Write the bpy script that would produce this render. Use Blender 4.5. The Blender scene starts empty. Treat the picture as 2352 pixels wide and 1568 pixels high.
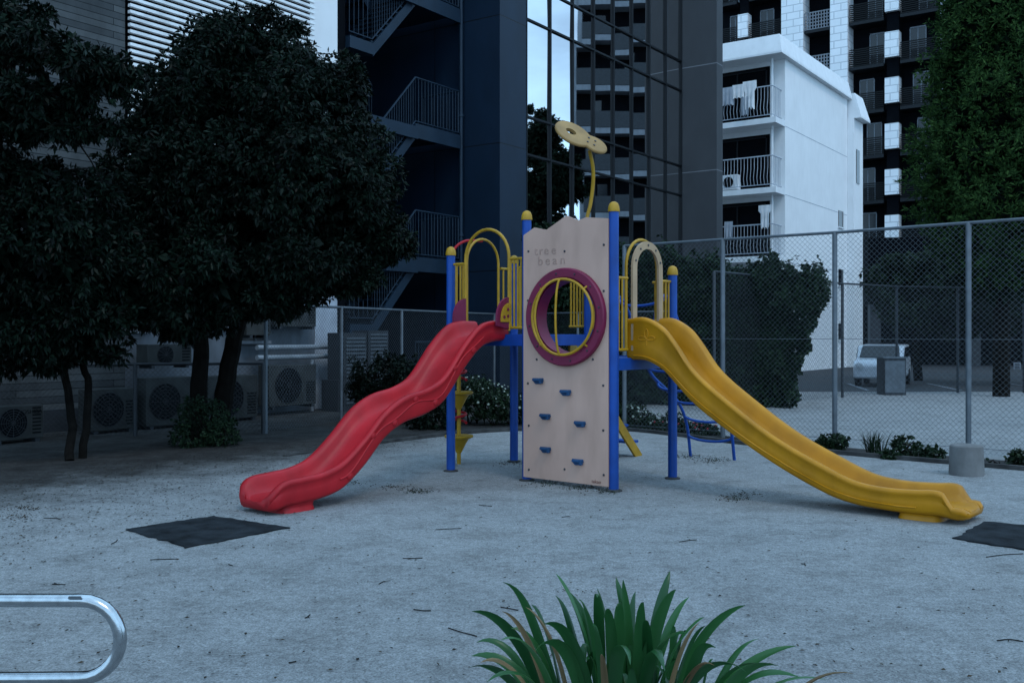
import bpy, bmesh, math, random
import numpy as np
from mathutils import Vector, Matrix, noise
random.seed(7); rng = np.random.default_rng(7)
sc = bpy.context.scene; col = sc.collection
F = 2287.0; H = 1.5; HOR = 770.0; CX = 1176.0
V = Vector
def G(px, py, z=0.0):
    Y = (H - z) * F / (py - HOR); return V(((px - CX) * Y / F, Y, z))
def P(px, py, Y): return V(((px - CX) * Y / F, Y, H - (py - HOR) * Y / F))
class Fr:
    def __init__(s, o, ex, ey):
        s.o = V((o[0], o[1], 0)); s.ex = V((ex[0], ex[1], 0)).normalized(); s.ey = V((ey[0], ey[1], 0)).normalized()
    def pt(s, a, b, c=0.0): return s.o + s.ex * a + s.ey * b + V((0, 0, c))
    def a_at(s, px, b=0.0):
        o = s.o + s.ey * b; r = (px - CX) / F
        return (r * o.y - o.x) / (s.ex.x - r * s.ex.y)
    def b_at(s, px, a=0.0):
        o = s.o + s.ex * a; r = (px - CX) / F
        return (r * o.y - o.x) / (s.ey.x - r * s.ey.y)
    def z_at(s, py, a, b=0.0): return H - (py - HOR) * s.pt(a, b).y / F

# ---------------------------------------------------------------- materials
def newmat(name):
    m = bpy.data.materials.new(name); m.use_nodes = True
    nt = m.node_tree; return m, nt, nt.nodes['Principled BSDF']
def mat(name, c, rough=.6, metal=0, var=.25, scale=3.0, bump=0.0, bscale=60, dirt=0.0, spec=.5, coat=0):
    m, nt, b = newmat(name); N = nt.nodes; L = nt.links
    tc = N.new('ShaderNodeTexCoord')
    n = N.new('ShaderNodeTexNoise'); n.inputs['Scale'].default_value = scale; n.inputs['Detail'].default_value = 6
    L.new(tc.outputs['Object'], n.inputs['Vector'])
    r = N.new('ShaderNodeValToRGB'); r.color_ramp.elements[0].position = .3; r.color_ramp.elements[1].position = .7
    lo = 1 - var; r.color_ramp.elements[0].color = (c[0]*lo, c[1]*lo, c[2]*lo, 1); r.color_ramp.elements[1].color = (min(1,c[0]*(1+var*.4)), min(1,c[1]*(1+var*.4)), min(1,c[2]*(1+var*.4)), 1)
    L.new(n.outputs['Fac'], r.inputs['Fac']); out = r.outputs['Color']
    if dirt:
        mp = N.new('ShaderNodeMapping'); mp.inputs['Scale'].default_value = (2.2, 2.2, .6); L.new(tc.outputs['Object'], mp.inputs['Vector'])
        n2 = N.new('ShaderNodeTexNoise'); n2.inputs['Scale'].default_value = 2.5; n2.inputs['Detail'].default_value = 8; L.new(mp.outputs[0], n2.inputs['Vector'])
        r2 = N.new('ShaderNodeValToRGB'); r2.color_ramp.elements[0].position = .45; r2.color_ramp.elements[1].position = .75
        L.new(n2.outputs['Fac'], r2.inputs['Fac'])
        mu = N.new('ShaderNodeMath'); mu.operation = 'MULTIPLY'; mu.inputs[1].default_value = dirt; L.new(r2.outputs['Color'], mu.inputs[0])
        mx = N.new('ShaderNodeMixRGB'); mx.blend_type = 'MIX'; mx.inputs['Color2'].default_value = (c[0]*.35, c[1]*.33, c[2]*.3, 1)
        L.new(mu.outputs[0], mx.inputs['Fac']); L.new(out, mx.inputs['Color1']); out = mx.outputs['Color']
    L.new(out, b.inputs['Base Color'])
    b.inputs['Roughness'].default_value = rough; b.inputs['Metallic'].default_value = metal; b.inputs['Specular IOR Level'].default_value = spec
    if coat: b.inputs['Coat Weight'].default_value = coat; b.inputs['Coat Roughness'].default_value = .15
    if bump:
        n3 = N.new('ShaderNodeTexNoise'); n3.inputs['Scale'].default_value = bscale; n3.inputs['Detail'].default_value = 5; L.new(tc.outputs['Object'], n3.inputs['Vector'])
        bp = N.new('ShaderNodeBump'); bp.inputs['Strength'].default_value = bump; bp.inputs['Distance'].default_value = .01
        L.new(n3.outputs['Fac'], bp.inputs['Height']); L.new(bp.outputs[0], b.inputs['Normal'])
    return m
def leafmat(name, c1, c2, rough=.45, trans=.15, spec=.25):
    m, nt, b = newmat(name); N = nt.nodes; L = nt.links
    g = N.new('ShaderNodeNewGeometry'); r = N.new('ShaderNodeValToRGB')
    r.color_ramp.elements[0].color = (*c1, 1); r.color_ramp.elements[1].color = (*c2, 1)
    tc = N.new('ShaderNodeTexCoord'); n = N.new('ShaderNodeTexNoise'); n.inputs['Scale'].default_value = 1.3; L.new(tc.outputs['Object'], n.inputs['Vector'])
    ad = N.new('ShaderNodeMath'); ad.operation = 'MULTIPLY'; L.new(g.outputs['Random Per Island'], ad.inputs[0]); 
    ad2 = N.new('ShaderNodeMath'); ad2.operation = 'MULTIPLY'; ad2.inputs[1].default_value = 1.7; L.new(n.outputs['Fac'], ad2.inputs[0]); L.new(ad2.outputs[0], ad.inputs[1])
    L.new(ad.outputs[0], r.inputs['Fac']); L.new(r.outputs['Color'], b.inputs['Base Color'])
    b.inputs['Roughness'].default_value = rough; b.inputs['Specular IOR Level'].default_value = spec
    t = N.new('ShaderNodeBsdfTranslucent'); L.new(r.outputs['Color'], t.inputs['Color'])
    mx = N.new('ShaderNodeMixShader'); mx.inputs[0].default_value = trans
    L.new(b.outputs[0], mx.inputs[1]); L.new(t.outputs[0], mx.inputs[2]); L.new(mx.outputs[0], N['Material Output'].inputs['Surface'])
    return m
WANG = math.atan2(.8212, .5707)
def facemat(name, c, c2, bw, bh, mortar, mc, rough=.7, offset=0.0, ang=WANG, bump=.3, msm=.0, noise_amt=.3, spec=.5):
    """panel / board / tile facade: brick pattern laid along the wall direction and height"""
    m, nt, b = newmat(name); N = nt.nodes; L = nt.links
    tc = N.new('ShaderNodeTexCoord'); mp = N.new('ShaderNodeMapping'); mp.inputs['Rotation'].default_value = (0, 0, -ang)
    L.new(tc.outputs['Object'], mp.inputs['Vector'])
    sp = N.new('ShaderNodeSeparateXYZ'); L.new(mp.outputs[0], sp.inputs[0])
    ax = N.new('ShaderNodeMath'); ax.operation = 'ADD'; L.new(sp.outputs['X'], ax.inputs[0]); L.new(sp.outputs['Y'], ax.inputs[1])
    cb = N.new('ShaderNodeCombineXYZ'); L.new(ax.outputs[0], cb.inputs['X']); L.new(sp.outputs['Z'], cb.inputs['Y'])
    br = N.new('ShaderNodeTexBrick'); br.offset = offset; L.new(cb.outputs[0], br.inputs['Vector'])
    br.inputs['Scale'].default_value = 1; br.inputs['Brick Width'].default_value = bw; br.inputs['Row Height'].default_value = bh
    br.inputs['Mortar Size'].default_value = mortar; br.inputs['Mortar Smooth'].default_value = msm
    br.inputs['Color1'].default_value = (*c, 1); br.inputs['Color2'].default_value = (*c2, 1); br.inputs['Mortar'].default_value = (*mc, 1)
    n = N.new('ShaderNodeTexNoise'); n.inputs['Scale'].default_value = 1.2; n.inputs['Detail'].default_value = 9; n.inputs['Roughness'].default_value = .65
    mp2 = N.new('ShaderNodeMapping'); mp2.inputs['Scale'].default_value = (1.5, 1.5, .8); L.new(tc.outputs['Object'], mp2.inputs['Vector']); L.new(mp2.outputs[0], n.inputs['Vector'])
    rr = N.new('ShaderNodeValToRGB'); rr.color_ramp.elements[0].position = .3; rr.color_ramp.elements[1].position = .7
    v = 1 - noise_amt; rr.color_ramp.elements[0].color = (v, v, v, 1)
    L.new(n.outputs['Fac'], rr.inputs['Fac'])
    mx = N.new('ShaderNodeMixRGB'); mx.blend_type = 'MULTIPLY'; mx.inputs['Fac'].default_value = 1
    L.new(br.outputs['Color'], mx.inputs['Color1']); L.new(rr.outputs['Color'], mx.inputs['Color2']); L.new(mx.outputs['Color'], b.inputs['Base Color'])
    b.inputs['Roughness'].default_value = rough; b.inputs['Specular IOR Level'].default_value = spec
    bp = N.new('ShaderNodeBump'); bp.inputs['Strength'].default_value = bump; bp.inputs['Distance'].default_value = .01; bp.invert = True
    L.new(br.outputs['Fac'], bp.inputs['Height']); L.new(bp.outputs[0], b.inputs['Normal'])
    return m
M = {}
M['red'] = mat('red_plastic', (.43, .012, .019), .44, var=.25, scale=2.5, dirt=.35, bump=.05, bscale=8, spec=.25)
M['yellow_slide'] = mat('yellow_plastic', (.47, .195, .003), .44, var=.25, scale=2.5, dirt=.32, bump=.05, bscale=8, spec=.28)
M['yellow'] = mat('yellow_paint', (.42, .23, .01), .45, var=.2, scale=9, dirt=.35, spec=.35)
M['blue'] = mat('blue_paint', (.003, .055, .29), .42, var=.2, scale=6, dirt=.3, spec=.35)
M['maroon'] = mat('maroon_plastic', (.17, .007, .042), .45, var=.2, scale=5, spec=.35)
M['beige'] = mat('beige_board', (.52, .325, .255), .65, var=.08, scale=2.0, dirt=.25, spec=.3)
M['beige_arch'] = mat('faded_arch_board', (.40, .27, .16), .6, var=.15, scale=4, dirt=.3, spec=.3)
M['beige_edge'] = mat('faded_yellow_board', (.32, .185, .06), .55, var=.25, scale=4, dirt=.4, spec=.3)
M['beige_dark'] = mat('engraved_beige', (.41, .25, .195), .7)
M['bolt'] = mat('bolt_metal', (.05, .05, .06), .5, .5)
M['brown_mark'] = mat('printed_mark', (.16, .05, .03), .6)
M['grip'] = mat('blue_hold', (.012, .06, .15), .5, dirt=.3, spec=.3)
M['steel'] = mat('brushed_steel', (.50, .52, .54), .20, 1, var=.2, scale=30, bump=.03, bscale=200)
M['galv'] = mat('galvanised_steel', (.105, .125, .145), .55, .3, var=.25, scale=8, dirt=.25)
M['galv_dark'] = mat('weathered_galvanised_steel', (.026, .031, .038), .6, .2, var=.3, scale=8)
M['rubber'] = mat('dusty_black_rubber', (.022, .027, .032), .95, var=.75, scale=5, bump=.8, bscale=70, dirt=.3, spec=.1)
M['conc'] = mat('concrete', (.17, .17, .17), .9, var=.3, scale=4, bump=.4, bscale=50, dirt=.4)
M['kerb'] = mat('kerb_concrete', (.06, .06, .06), .9, var=.6, scale=5, bump=.5, bscale=40, spec=.2)
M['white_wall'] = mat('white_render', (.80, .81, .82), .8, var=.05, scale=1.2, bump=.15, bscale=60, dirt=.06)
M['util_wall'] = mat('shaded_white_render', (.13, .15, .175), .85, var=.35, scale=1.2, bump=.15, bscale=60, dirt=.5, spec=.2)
M['white_part'] = mat('white_paint', (.76, .78, .80), .7, var=.06, dirt=.06)
M['grey_white'] = mat('greyed_white_render', (.20, .22, .25), .8, var=.15, scale=1, dirt=.35)
M['board'] = facemat('board_formed_concrete', (.105, .115, .12), (.045, .052, .058), 2.6, .11, .006, (.015, .02, .022), .9, .37, noise_amt=.5, spec=.2)
M['blue_panel'] = facemat('blue_metal_panel', (.006, .018, .038), (.008, .021, .043), 3.0, 3.04, .012, (.003, .005, .009), .45, noise_amt=.3, spec=.3)
M['grey_panel'] = facemat('grey_metal_panel', (.042, .046, .053), (.046, .050, .057), 3, 3.35, .014, (.17, .18, .20), .55, noise_amt=.2, spec=.3)
M['dark_steel'] = mat('dark_blue_steel', (.009, .023, .042), .5, .1, var=.2, dirt=.2, spec=.3)
M['dark_in'] = mat('dark_interior', (.0018, .0026, .0045), .9, spec=.08)
M['mullion'] = mat('dark_mullion', (.004, .006, .009), .5, .2, spec=.3)
M['louvre'] = mat('pale_louvre', (.80, .82, .83), .5, dirt=.05)
M['ac'] = mat('ac_casing', (.046, .050, .050), .75, var=.35, dirt=.4, spec=.12)
M['ac_dark'] = mat('ac_grille', (.005, .006, .008), .8, spec=.12)
M['black_rail'] = mat('black_metal', (.004, .005, .006), .6, .1, spec=.2)
M['dark_glass'] = mat('dark_glass', (.008, .011, .016), .12, 0, var=.3, scale=.6, spec=.45)
M['cloth'] = mat('white_cloth', (.78, .79, .81), .9)
M['cloth_grey'] = mat('pale_grey_cloth', (.40, .44, .50), .9)
M['pipe_grey'] = mat('grey_plastic_pipe', (.24, .27, .30), .6, dirt=.3)
M['bark'] = mat('bark', (.008, .007, .006), .95, var=.5, scale=9, bump=1, bscale=30, spec=.1)
M['tile'] = facemat('white_tile', (.80, .81, .83), (.74, .76, .78), .9, .48, .03, (.50, .52, .55), .5, .5, ang=WANG-math.pi/2, noise_amt=.08)
M['leaf_dark'] = leafmat('dark_leaf', (.0006, .0018, .0014), (.0085, .0200, .0125), .45, .08, .10)
M['leaf_mid'] = leafmat('mid_leaf', (.003, .009, .004), (.020, .044, .018), .5, .12, .2)
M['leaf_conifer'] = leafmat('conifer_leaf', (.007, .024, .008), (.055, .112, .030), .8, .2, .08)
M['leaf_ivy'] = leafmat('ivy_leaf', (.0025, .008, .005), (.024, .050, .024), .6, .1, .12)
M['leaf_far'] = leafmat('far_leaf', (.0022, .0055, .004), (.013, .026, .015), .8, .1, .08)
M['strap'] = leafmat('strap_leaf', (.010, .058, .016), (.036, .135, .038), .32, .2, .35)
M['strap_dry'] = leafmat('dry_strap_leaf', (.12, .075, .035), (.27, .19, .10), .6, .2)
M['flower'] = mat('cream_flower', (.26, .30, .25), .8)
M['flower_red'] = mat('red_flower', (.22, .02, .03), .8)
M['litter'] = leafmat('dry_litter', (.008, .007, .006), (.05, .035, .02), .9, 0)
M['sign_red'] = mat('sign_red', (.4, .03, .03), .5)
M['car'] = mat('white_car_paint', (.60, .64, .70), .3, .0, var=.03, coat=.5)
M['tyre'] = mat('tyre', (.01, .01, .011), .9)
M['lamp'] = mat('lamp_lens', (.5, .52, .55), .1)
def glassmat():
    m, nt, b = newmat('mirror_glass'); N = nt.nodes; L = nt.links
    b.inputs['Base Color'].default_value = (.78, .78, .78, 1); b.inputs['Metallic'].default_value = 1; b.inputs['Roughness'].default_value = .015
    tc = N.new('ShaderNodeTexCoord'); n = N.new('ShaderNodeTexNoise'); n.inputs['Scale'].default_value = .55; n.inputs['Detail'].default_value = 1; L.new(tc.outputs['Object'], n.inputs['Vector'])
    bp = N.new('ShaderNodeBump'); bp.inputs['Strength'].default_value = .06; bp.inputs['Distance'].default_value = .02; L.new(n.outputs['Fac'], bp.inputs['Height']); L.new(bp.outputs[0], b.inputs['Normal'])
    return m
M['glass'] = glassmat()
def sandmat(name, lo, hi, blend=False):
    m, nt, b = newmat(name); N = nt.nodes; L = nt.links
    tc = N.new('ShaderNodeNewGeometry')
    def nz(s, d=6, r=.6):
        n = N.new('ShaderNodeTexNoise'); n.inputs['Scale'].default_value = s; n.inputs['Detail'].default_value = d; n.inputs['Roughness'].default_value = r
        L.new(tc.outputs['Position'], n.inputs['Vector']); return n.outputs['Fac']
    def ramp(f, p0, c0, p1, c1):
        r = N.new('ShaderNodeValToRGB'); r.color_ramp.elements[0].position = p0; r.color_ramp.elements[0].color = (*c0, 1)
        r.color_ramp.elements[1].position = p1; r.color_ramp.elements[1].color = (*c1, 1); L.new(f, r.inputs['Fac']); return r.outputs['Color']
    def mul(a, b_, f=1):
        x = N.new('ShaderNodeMixRGB'); x.blend_type = 'MULTIPLY'; x.inputs['Fac'].default_value = f; L.new(a, x.inputs['Color1']); L.new(b_, x.inputs['Color2']); return x.outputs['Color']
    def math_(op, a, b_):
        x = N.new('ShaderNodeMath'); x.operation = op
        for i, q in enumerate((a, b_)):
            if isinstance(q, (int, float)): x.inputs[i].default_value = q
            else: L.new(q, x.inputs[i])
        return x.outputs[0]
    base = ramp(nz(.5, 5), .3, lo, .72, hi)
    if blend:   # sand darkens towards the tree bed: soil mixed with painted-in tree shade
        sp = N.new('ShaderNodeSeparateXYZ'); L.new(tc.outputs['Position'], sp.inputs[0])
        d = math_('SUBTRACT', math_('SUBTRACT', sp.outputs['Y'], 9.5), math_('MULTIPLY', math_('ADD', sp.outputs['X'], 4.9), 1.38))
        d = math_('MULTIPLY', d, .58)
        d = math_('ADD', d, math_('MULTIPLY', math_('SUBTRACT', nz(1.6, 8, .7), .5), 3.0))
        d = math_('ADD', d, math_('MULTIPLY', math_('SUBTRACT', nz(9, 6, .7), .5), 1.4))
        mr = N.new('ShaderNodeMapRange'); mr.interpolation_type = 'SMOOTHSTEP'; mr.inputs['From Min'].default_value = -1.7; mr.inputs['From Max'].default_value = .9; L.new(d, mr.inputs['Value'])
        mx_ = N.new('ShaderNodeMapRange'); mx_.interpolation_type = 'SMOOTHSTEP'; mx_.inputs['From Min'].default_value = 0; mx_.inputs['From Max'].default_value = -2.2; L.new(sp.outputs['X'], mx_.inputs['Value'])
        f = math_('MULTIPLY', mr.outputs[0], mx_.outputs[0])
        soil_shade_c = ramp(nz(3, 7, .7), .3, (.035, .034, .033), .75, (.11, .11, .11))
        x = N.new('ShaderNodeMixRGB'); L.new(f, x.inputs['Fac']); L.new(base, x.inputs['Color1']); L.new(soil_shade_c, x.inputs['Color2']); base = x.outputs['Color']
    g1 = ramp(nz(20, 7, .8), .34, (.55,)*3, .60, (1,)*3)
    g2 = ramp(nz(75, 4, .85), .36, (.30,)*3, .58, (1.0,)*3)
    g3 = ramp(nz(2.6, 9, .75), .34, (.70, .69, .68), .54, (1,)*3)
    vo = N.new('ShaderNodeTexVoronoi'); vo.inputs['Scale'].default_value = 38; L.new(tc.outputs['Position'], vo.inputs['Vector'])
    sp1 = ramp(vo.outputs['Distance'], .05, (.4, .38, .35), .13, (1,)*3)
    vo2 = N.new('ShaderNodeTexVoronoi'); vo2.inputs['Scale'].default_value = 55; L.new(tc.outputs['Position'], vo2.inputs['Vector'])
    sp2 = ramp(vo2.outputs['Distance'], .05, (1.5,)*3, .14, (1,)*3)
    c = mul(mul(mul(mul(mul(base, g1), g2, .9), g3), sp1, .55), sp2, .5)
    L.new(c, b.inputs['Base Color']); b.inputs['Roughness'].default_value = .95; b.inputs['Specular IOR Level'].default_value = .15
    bp = N.new('ShaderNodeBump'); bp.inputs['Strength'].default_value = .9; bp.inputs['Distance'].default_value = .02
    ad = math_('ADD', nz(40, 7, .8), nz(6, 5)); L.new(ad, bp.inputs['Height']); L.new(bp.outputs[0], b.inputs['Normal'])
    return m
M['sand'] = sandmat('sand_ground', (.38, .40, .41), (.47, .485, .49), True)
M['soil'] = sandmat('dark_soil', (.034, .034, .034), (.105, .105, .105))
M['asphalt'] = mat('asphalt', (.03, .032, .036), .9, var=.3, scale=3, bump=.4, bscale=80)

# ---------------------------------------------------------------- mesh builder
OFF = {}
class MB:
    def __init__(s): s.v = []; s.f = []
    def add(s, vs, fs):
        n = len(s.v); s.v += [tuple(v) for v in vs]; s.f += [tuple(i + n for i in f) for f in fs]
    def fbox(s, fr, a0, a1, b0, b1, c0, c1):
        p = [fr.pt(a, b, c) for c in (c0, c1) for b in (b0, b1) for a in (a0, a1)]
        s.add(p, [(0,1,3,2),(4,6,7,5),(0,4,5,1),(2,3,7,6),(0,2,6,4),(1,5,7,3)]); return s
    def prism(s, pts, vec):
        n = len(pts); vec = V(vec); s.add(list(pts) + [V(p) + vec for p in pts], [tuple(range(n)), tuple(range(2*n-1, n-1, -1))] + [(i, (i+1) % n, n + (i+1) % n, n + i) for i in range(n)]); return s
    def tube(s, pts, r, seg=8, closed=False):
        pts = [V(p) for p in pts]; n = len(pts); rings = []
        rr = r if isinstance(r, (list, tuple)) else [r] * n
        prev = None
        for i, p in enumerate(pts):
            if closed: t = pts[(i+1) % n] - pts[i-1]
            elif i == 0: t = pts[1] - p
            elif i == n-1: t = p - pts[-2]
            else: t = (pts[i+1] - p).normalized() + (p - pts[i-1]).normalized()
            t.normalize()
            if prev is None:
                x = t.orthogonal().normalized()
            else:
                x = prev - t * prev.dot(t)
                x = x.normalized() if x.length > 1e-6 else t.orthogonal().normalized()
            prev = x; y = t.cross(x)
            rings.append([p + (x * math.cos(2*math.pi*k/seg) + y * math.sin(2*math.pi*k/seg)) * rr[i] for k in range(seg)])
        vs = [v for g in rings for v in g]; fs = []
        m = n if closed else n - 1
        for i in range(m):
            j = (i+1) % n
            for k in range(seg):
                l = (k+1) % seg; fs.append((i*seg+k, i*seg+l, j*seg+l, j*seg+k))
        if not closed: fs += [tuple(range(seg-1, -1, -1)), tuple(range((n-1)*seg, n*seg))]
        s.add(vs, fs); return s
    def lathe(s, o, prof, seg=24, ax=None, loop=False):
        """prof: (radius, height) pairs about an axis through o; loop closes the profile on itself (a ring)"""
        o = V(o); ax = V(ax).normalized() if ax else V((0,0,1)); x = ax.orthogonal().normalized(); y = ax.cross(x)
        vs = []; n = len(prof)
        for r, h in prof:
            for k in range(seg):
                t = 2*math.pi*k/seg; vs.append(o + ax*h + (x*math.cos(t) + y*math.sin(t))*max(r, 1e-4))
        fs = [(i*seg+k, i*seg+(k+1)%seg, ((i+1)%n)*seg+(k+1)%seg, ((i+1)%n)*seg+k) for i in range(n if loop else n-1) for k in range(seg)]
        if not loop: fs += [tuple(range(seg-1,-1,-1)), tuple(range((n-1)*seg, n*seg))]
        s.add(vs, fs); return s
    def build(s, name, m, parent=None, bevel=0, angle=35, recalc=True):
        off = OFF[parent.name] if parent else None
        if off is None:
            a = np.array(s.v); off = V(((a[:,0].min()+a[:,0].max())/2, (a[:,1].min()+a[:,1].max())/2, a[:,2].min()))
        me = bpy.data.meshes.new(name); me.from_pydata([tuple(V(v) - off) for v in s.v], [], s.f)
        if recalc:
            bm = bmesh.new(); bm.from_mesh(me); bmesh.ops.recalc_face_normals(bm, faces=bm.faces); bm.to_mesh(me); bm.free()
        me.materials.append(m if not isinstance(m, str) else M[m])
        me.polygons.foreach_set('use_smooth', [True]*len(me.polygons)); me.set_sharp_from_angle(angle=math.radians(angle))
        o = bpy.data.objects.new(name, me); col.objects.link(o)
        if parent: o.parent = parent
        else: o.location = off
        OFF[o.name] = off
        if bevel:
            b = o.modifiers.new('bevel', 'BEVEL'); b.width = bevel; b.segments = 2; b.limit_method = 'ANGLE'
        return o
def tag(o, label, cat, group=None, kind=None):
    if label: o['label'] = label
    if cat: o['category'] = cat
    if group: o['group'] = group
    if kind: o['kind'] = kind
    return o
def thing(name, label, cat, loc, group=None):
    o = bpy.data.objects.new(name, None); col.objects.link(o); o.location = V(loc); o.empty_display_size = .2
    OFF[o.name] = V(loc); return tag(o, label, cat, group)
def struct(mb, name, m):
    o = mb.build(name, m); o['kind'] = 'structure'; return o
def crom(xs, ys, x):
    n = len(xs)
    if x <= xs[0]: return ys[0]
    if x >= xs[-1]: return ys[-1]
    i = max(j for j in range(n-1) if xs[j] <= x)
    h = xs[i+1]-xs[i]; t = (x-xs[i])/h
    def sl(j):
        if j == 0: return (ys[1]-ys[0])/(xs[1]-xs[0])
        if j == n-1: return (ys[-1]-ys[-2])/(xs[-1]-xs[-2])
        return (ys[j+1]-ys[j-1])/(xs[j+1]-xs[j-1])
    a, b = sl(i)*h, sl(i+1)*h
    return (2*t**3-3*t**2+1)*ys[i] + (t**3-2*t**2+t)*a + (-2*t**3+3*t**2)*ys[i+1] + (t**3-t**2)*b
def smooth_path(pts, n=6):
    pts = [V(p) for p in pts]; ks = list(range(len(pts))); out = []
    for i in range((len(pts)-1)*n+1):
        x = i/n; out.append(V([crom(ks, [p[k] for p in pts], x) for k in range(3)]))
    return out
def text_on(string, size, o, ex, up, nrm, m, parent, name, extrude=.0015):
    cu = bpy.data.curves.new(name, 'FONT'); cu.body = string; cu.size = size; cu.extrude = extrude; cu.offset = -size*.006
    ob = bpy.data.objects.new(name + '_curve', cu); col.objects.link(ob)
    dg = bpy.context.evaluated_depsgraph_get(); me = bpy.data.meshes.new_from_object(ob.evaluated_get(dg))
    bpy.data.objects.remove(ob); bpy.data.curves.remove(cu)
    mt = Matrix.Identity(4)
    for i, a in enumerate((ex, up, nrm)):
        for j in range(3): mt[j][i] = a[j]
    off = OFF[parent.name]
    for j in range(3): mt[j][3] = o[j] - off[j]
    me.transform(mt); me.materials.clear(); me.materials.append(M[m])
    t = bpy.data.objects.new(name, me); col.objects.link(t); t.parent = parent; OFF[t.name] = off; return t
UP = V((0,0,1))

# ---------------------------------------------------------------- foliage
def quads_obj(name, Vt, nq, m, parent=None):
    off = OFF[parent.name] if parent else V((float(Vt[:,0].mean()), float(Vt[:,1].mean()), float(Vt[:,2].min())))
    Vt = Vt - np.array(off)
    me = bpy.data.meshes.new(name); N = nq*4
    me.vertices.add(N); me.vertices.foreach_set('co', Vt.astype(np.float32).ravel())
    me.loops.add(N); me.loops.foreach_set('vertex_index', np.arange(N, dtype=np.int32))
    me.polygons.add(nq); me.polygons.foreach_set('loop_start', np.arange(0, N, 4, dtype=np.int32))
    me.update(calc_edges=True); me.validate()
    me.materials.append(M[m]); o = bpy.data.objects.new(name, me); col.objects.link(o)
    if parent: o.parent = parent
    else: o.location = off
    OFF[o.name] = off; return o
def nrmz(a): return a / np.maximum(np.linalg.norm(a, axis=1, keepdims=True), 1e-6)
def leaf_quads(cen, axis, k, L, W, spread=1.0, droop=.25):
    """k leaves round each centre, splayed about axis"""
    c = np.repeat(cen, k, 0); ax = np.repeat(axis, k, 0); n = len(c)
    d = nrmz(ax*.45 + rng.normal(size=(n,3))*.62*spread + np.array([0,0,-droop]))
    l = L*(.65+.6*rng.random((n,1))); side = nrmz(np.cross(d, ax*.8 + rng.normal(size=(n,3))*.45 + 1e-3))
    w = W*(.7+.5*rng.random((n,1)))
    b = c + d*l*.12; tip = c + d*l + np.array([0,0,-.12])*l; mid = c + d*l*.5
    Q = np.stack([b, mid + side*w*.5, tip, mid - side*w*.5], 1).reshape(-1,3)
    return Q, n
def clumps(ells, gap=-.15, freq=1.4, shell=.55, outer=1.0, lump=1.0):
    C = []; A = []
    for (c, r, n) in ells:
        c = np.array(c); r = np.array(r)
        d = nrmz(rng.normal(size=(n*3,3))); rad = shell + (outer-shell)*rng.random((n*3,1))**.6
        p = c + d*r*rad; cnt = 0
        for i in range(len(p)):
            q_ = V(p[i])*freq
            if noise.noise(q_) + .5*noise.noise(q_*2.7) > gap:
                j = 1 + lump*(.30*noise.noise(q_*.8 + V((5,5,5))) + .26*noise.noise(q_*2.2 + V((1,7,3))))
                C.append(c + (p[i]-c)*j); A.append(nrmz((d[i]/r*r.mean()).reshape(1,3))[0]); cnt += 1
                if cnt >= n: break
    return np.array(C), np.array(A)
def crown(name, ells, k, L, W, m, parent=None, gap=-.15, freq=1.4, shell=.55, outer=1.0, lump=1.0, **kw):
    C, A = clumps(ells, gap, freq, shell, outer, lump); Q, n = leaf_quads(C, A, k, L, W, **kw); return quads_obj(name, Q, n, m, parent)

# ---------------------------------------------------------------- ground
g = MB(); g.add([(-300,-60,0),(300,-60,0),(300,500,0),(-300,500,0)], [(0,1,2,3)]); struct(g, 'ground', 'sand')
kp = [(-200,1175),(0,1132),(220,1088),(420,1072),(560,1060),(760,1033),(1000,1003),(1100,994),(1200,989),(1320,986),(1440,989),(1560,1002),(1700,1020),(1950,1045),(2352,1080),(2600,1102)]
kw = smooth_path([G(*p) for p in kp], 4)
kb = MB(); rings = []; kk = [p for p in kw if p.x > -2.9]
for i, p in enumerate(kk):
    t = (kk[min(i+1, len(kk)-1)] - kk[max(i-1, 0)]).normalized(); nn = V((-t.y, t.x, 0)); h_ = .008 + .042*min(1, max(0, (p.x+2.9)/1.6))
    rings.append([p - nn*.035 + UP*-.02, p - nn*.035 + UP*h_, p + nn*.035 + UP*h_, p + nn*.035 + UP*-.02])
kb.add([v for r in rings for v in r], [(i*4+k, i*4+(k+1)%4, i*4+4+(k+1)%4, i*4+4+k) for i in range(len(rings)-1) for k in range(4)])
struct(kb, 'kerb', 'kerb')
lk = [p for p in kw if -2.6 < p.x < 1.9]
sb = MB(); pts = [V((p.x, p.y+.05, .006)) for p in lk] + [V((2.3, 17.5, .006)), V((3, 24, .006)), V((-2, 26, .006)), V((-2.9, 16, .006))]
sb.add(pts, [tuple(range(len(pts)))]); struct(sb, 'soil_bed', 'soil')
rk = [p for p in kw if p.x >= 1.8]
sb = MB(); back = [V((p.x+.25, p.y+.75, .01)) for p in reversed(rk)]; pts = [V((p.x, p.y+.05, .01)) for p in rk] + back
sb.add(pts, [tuple(range(len(pts)))]); struct(sb, 'planting_strip', 'soil')
ap = MB(); ap.add([(2,26.5,.005),(60,26.5,.005),(60,130,.005),(2,130,.005)], [(0,1,2,3)]); struct(ap, 'parking_lot', 'asphalt')
for k in range(4):
    ln = MB(); x = 9.6+k*2.5; ln.add([(x,27,.010),(x+.12,27,.010),(x+.9,31,.010),(x+.78,31,.010)], [(0,1,2,3)]); struct(ln, 'painted_line', 'grey_white')

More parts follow.
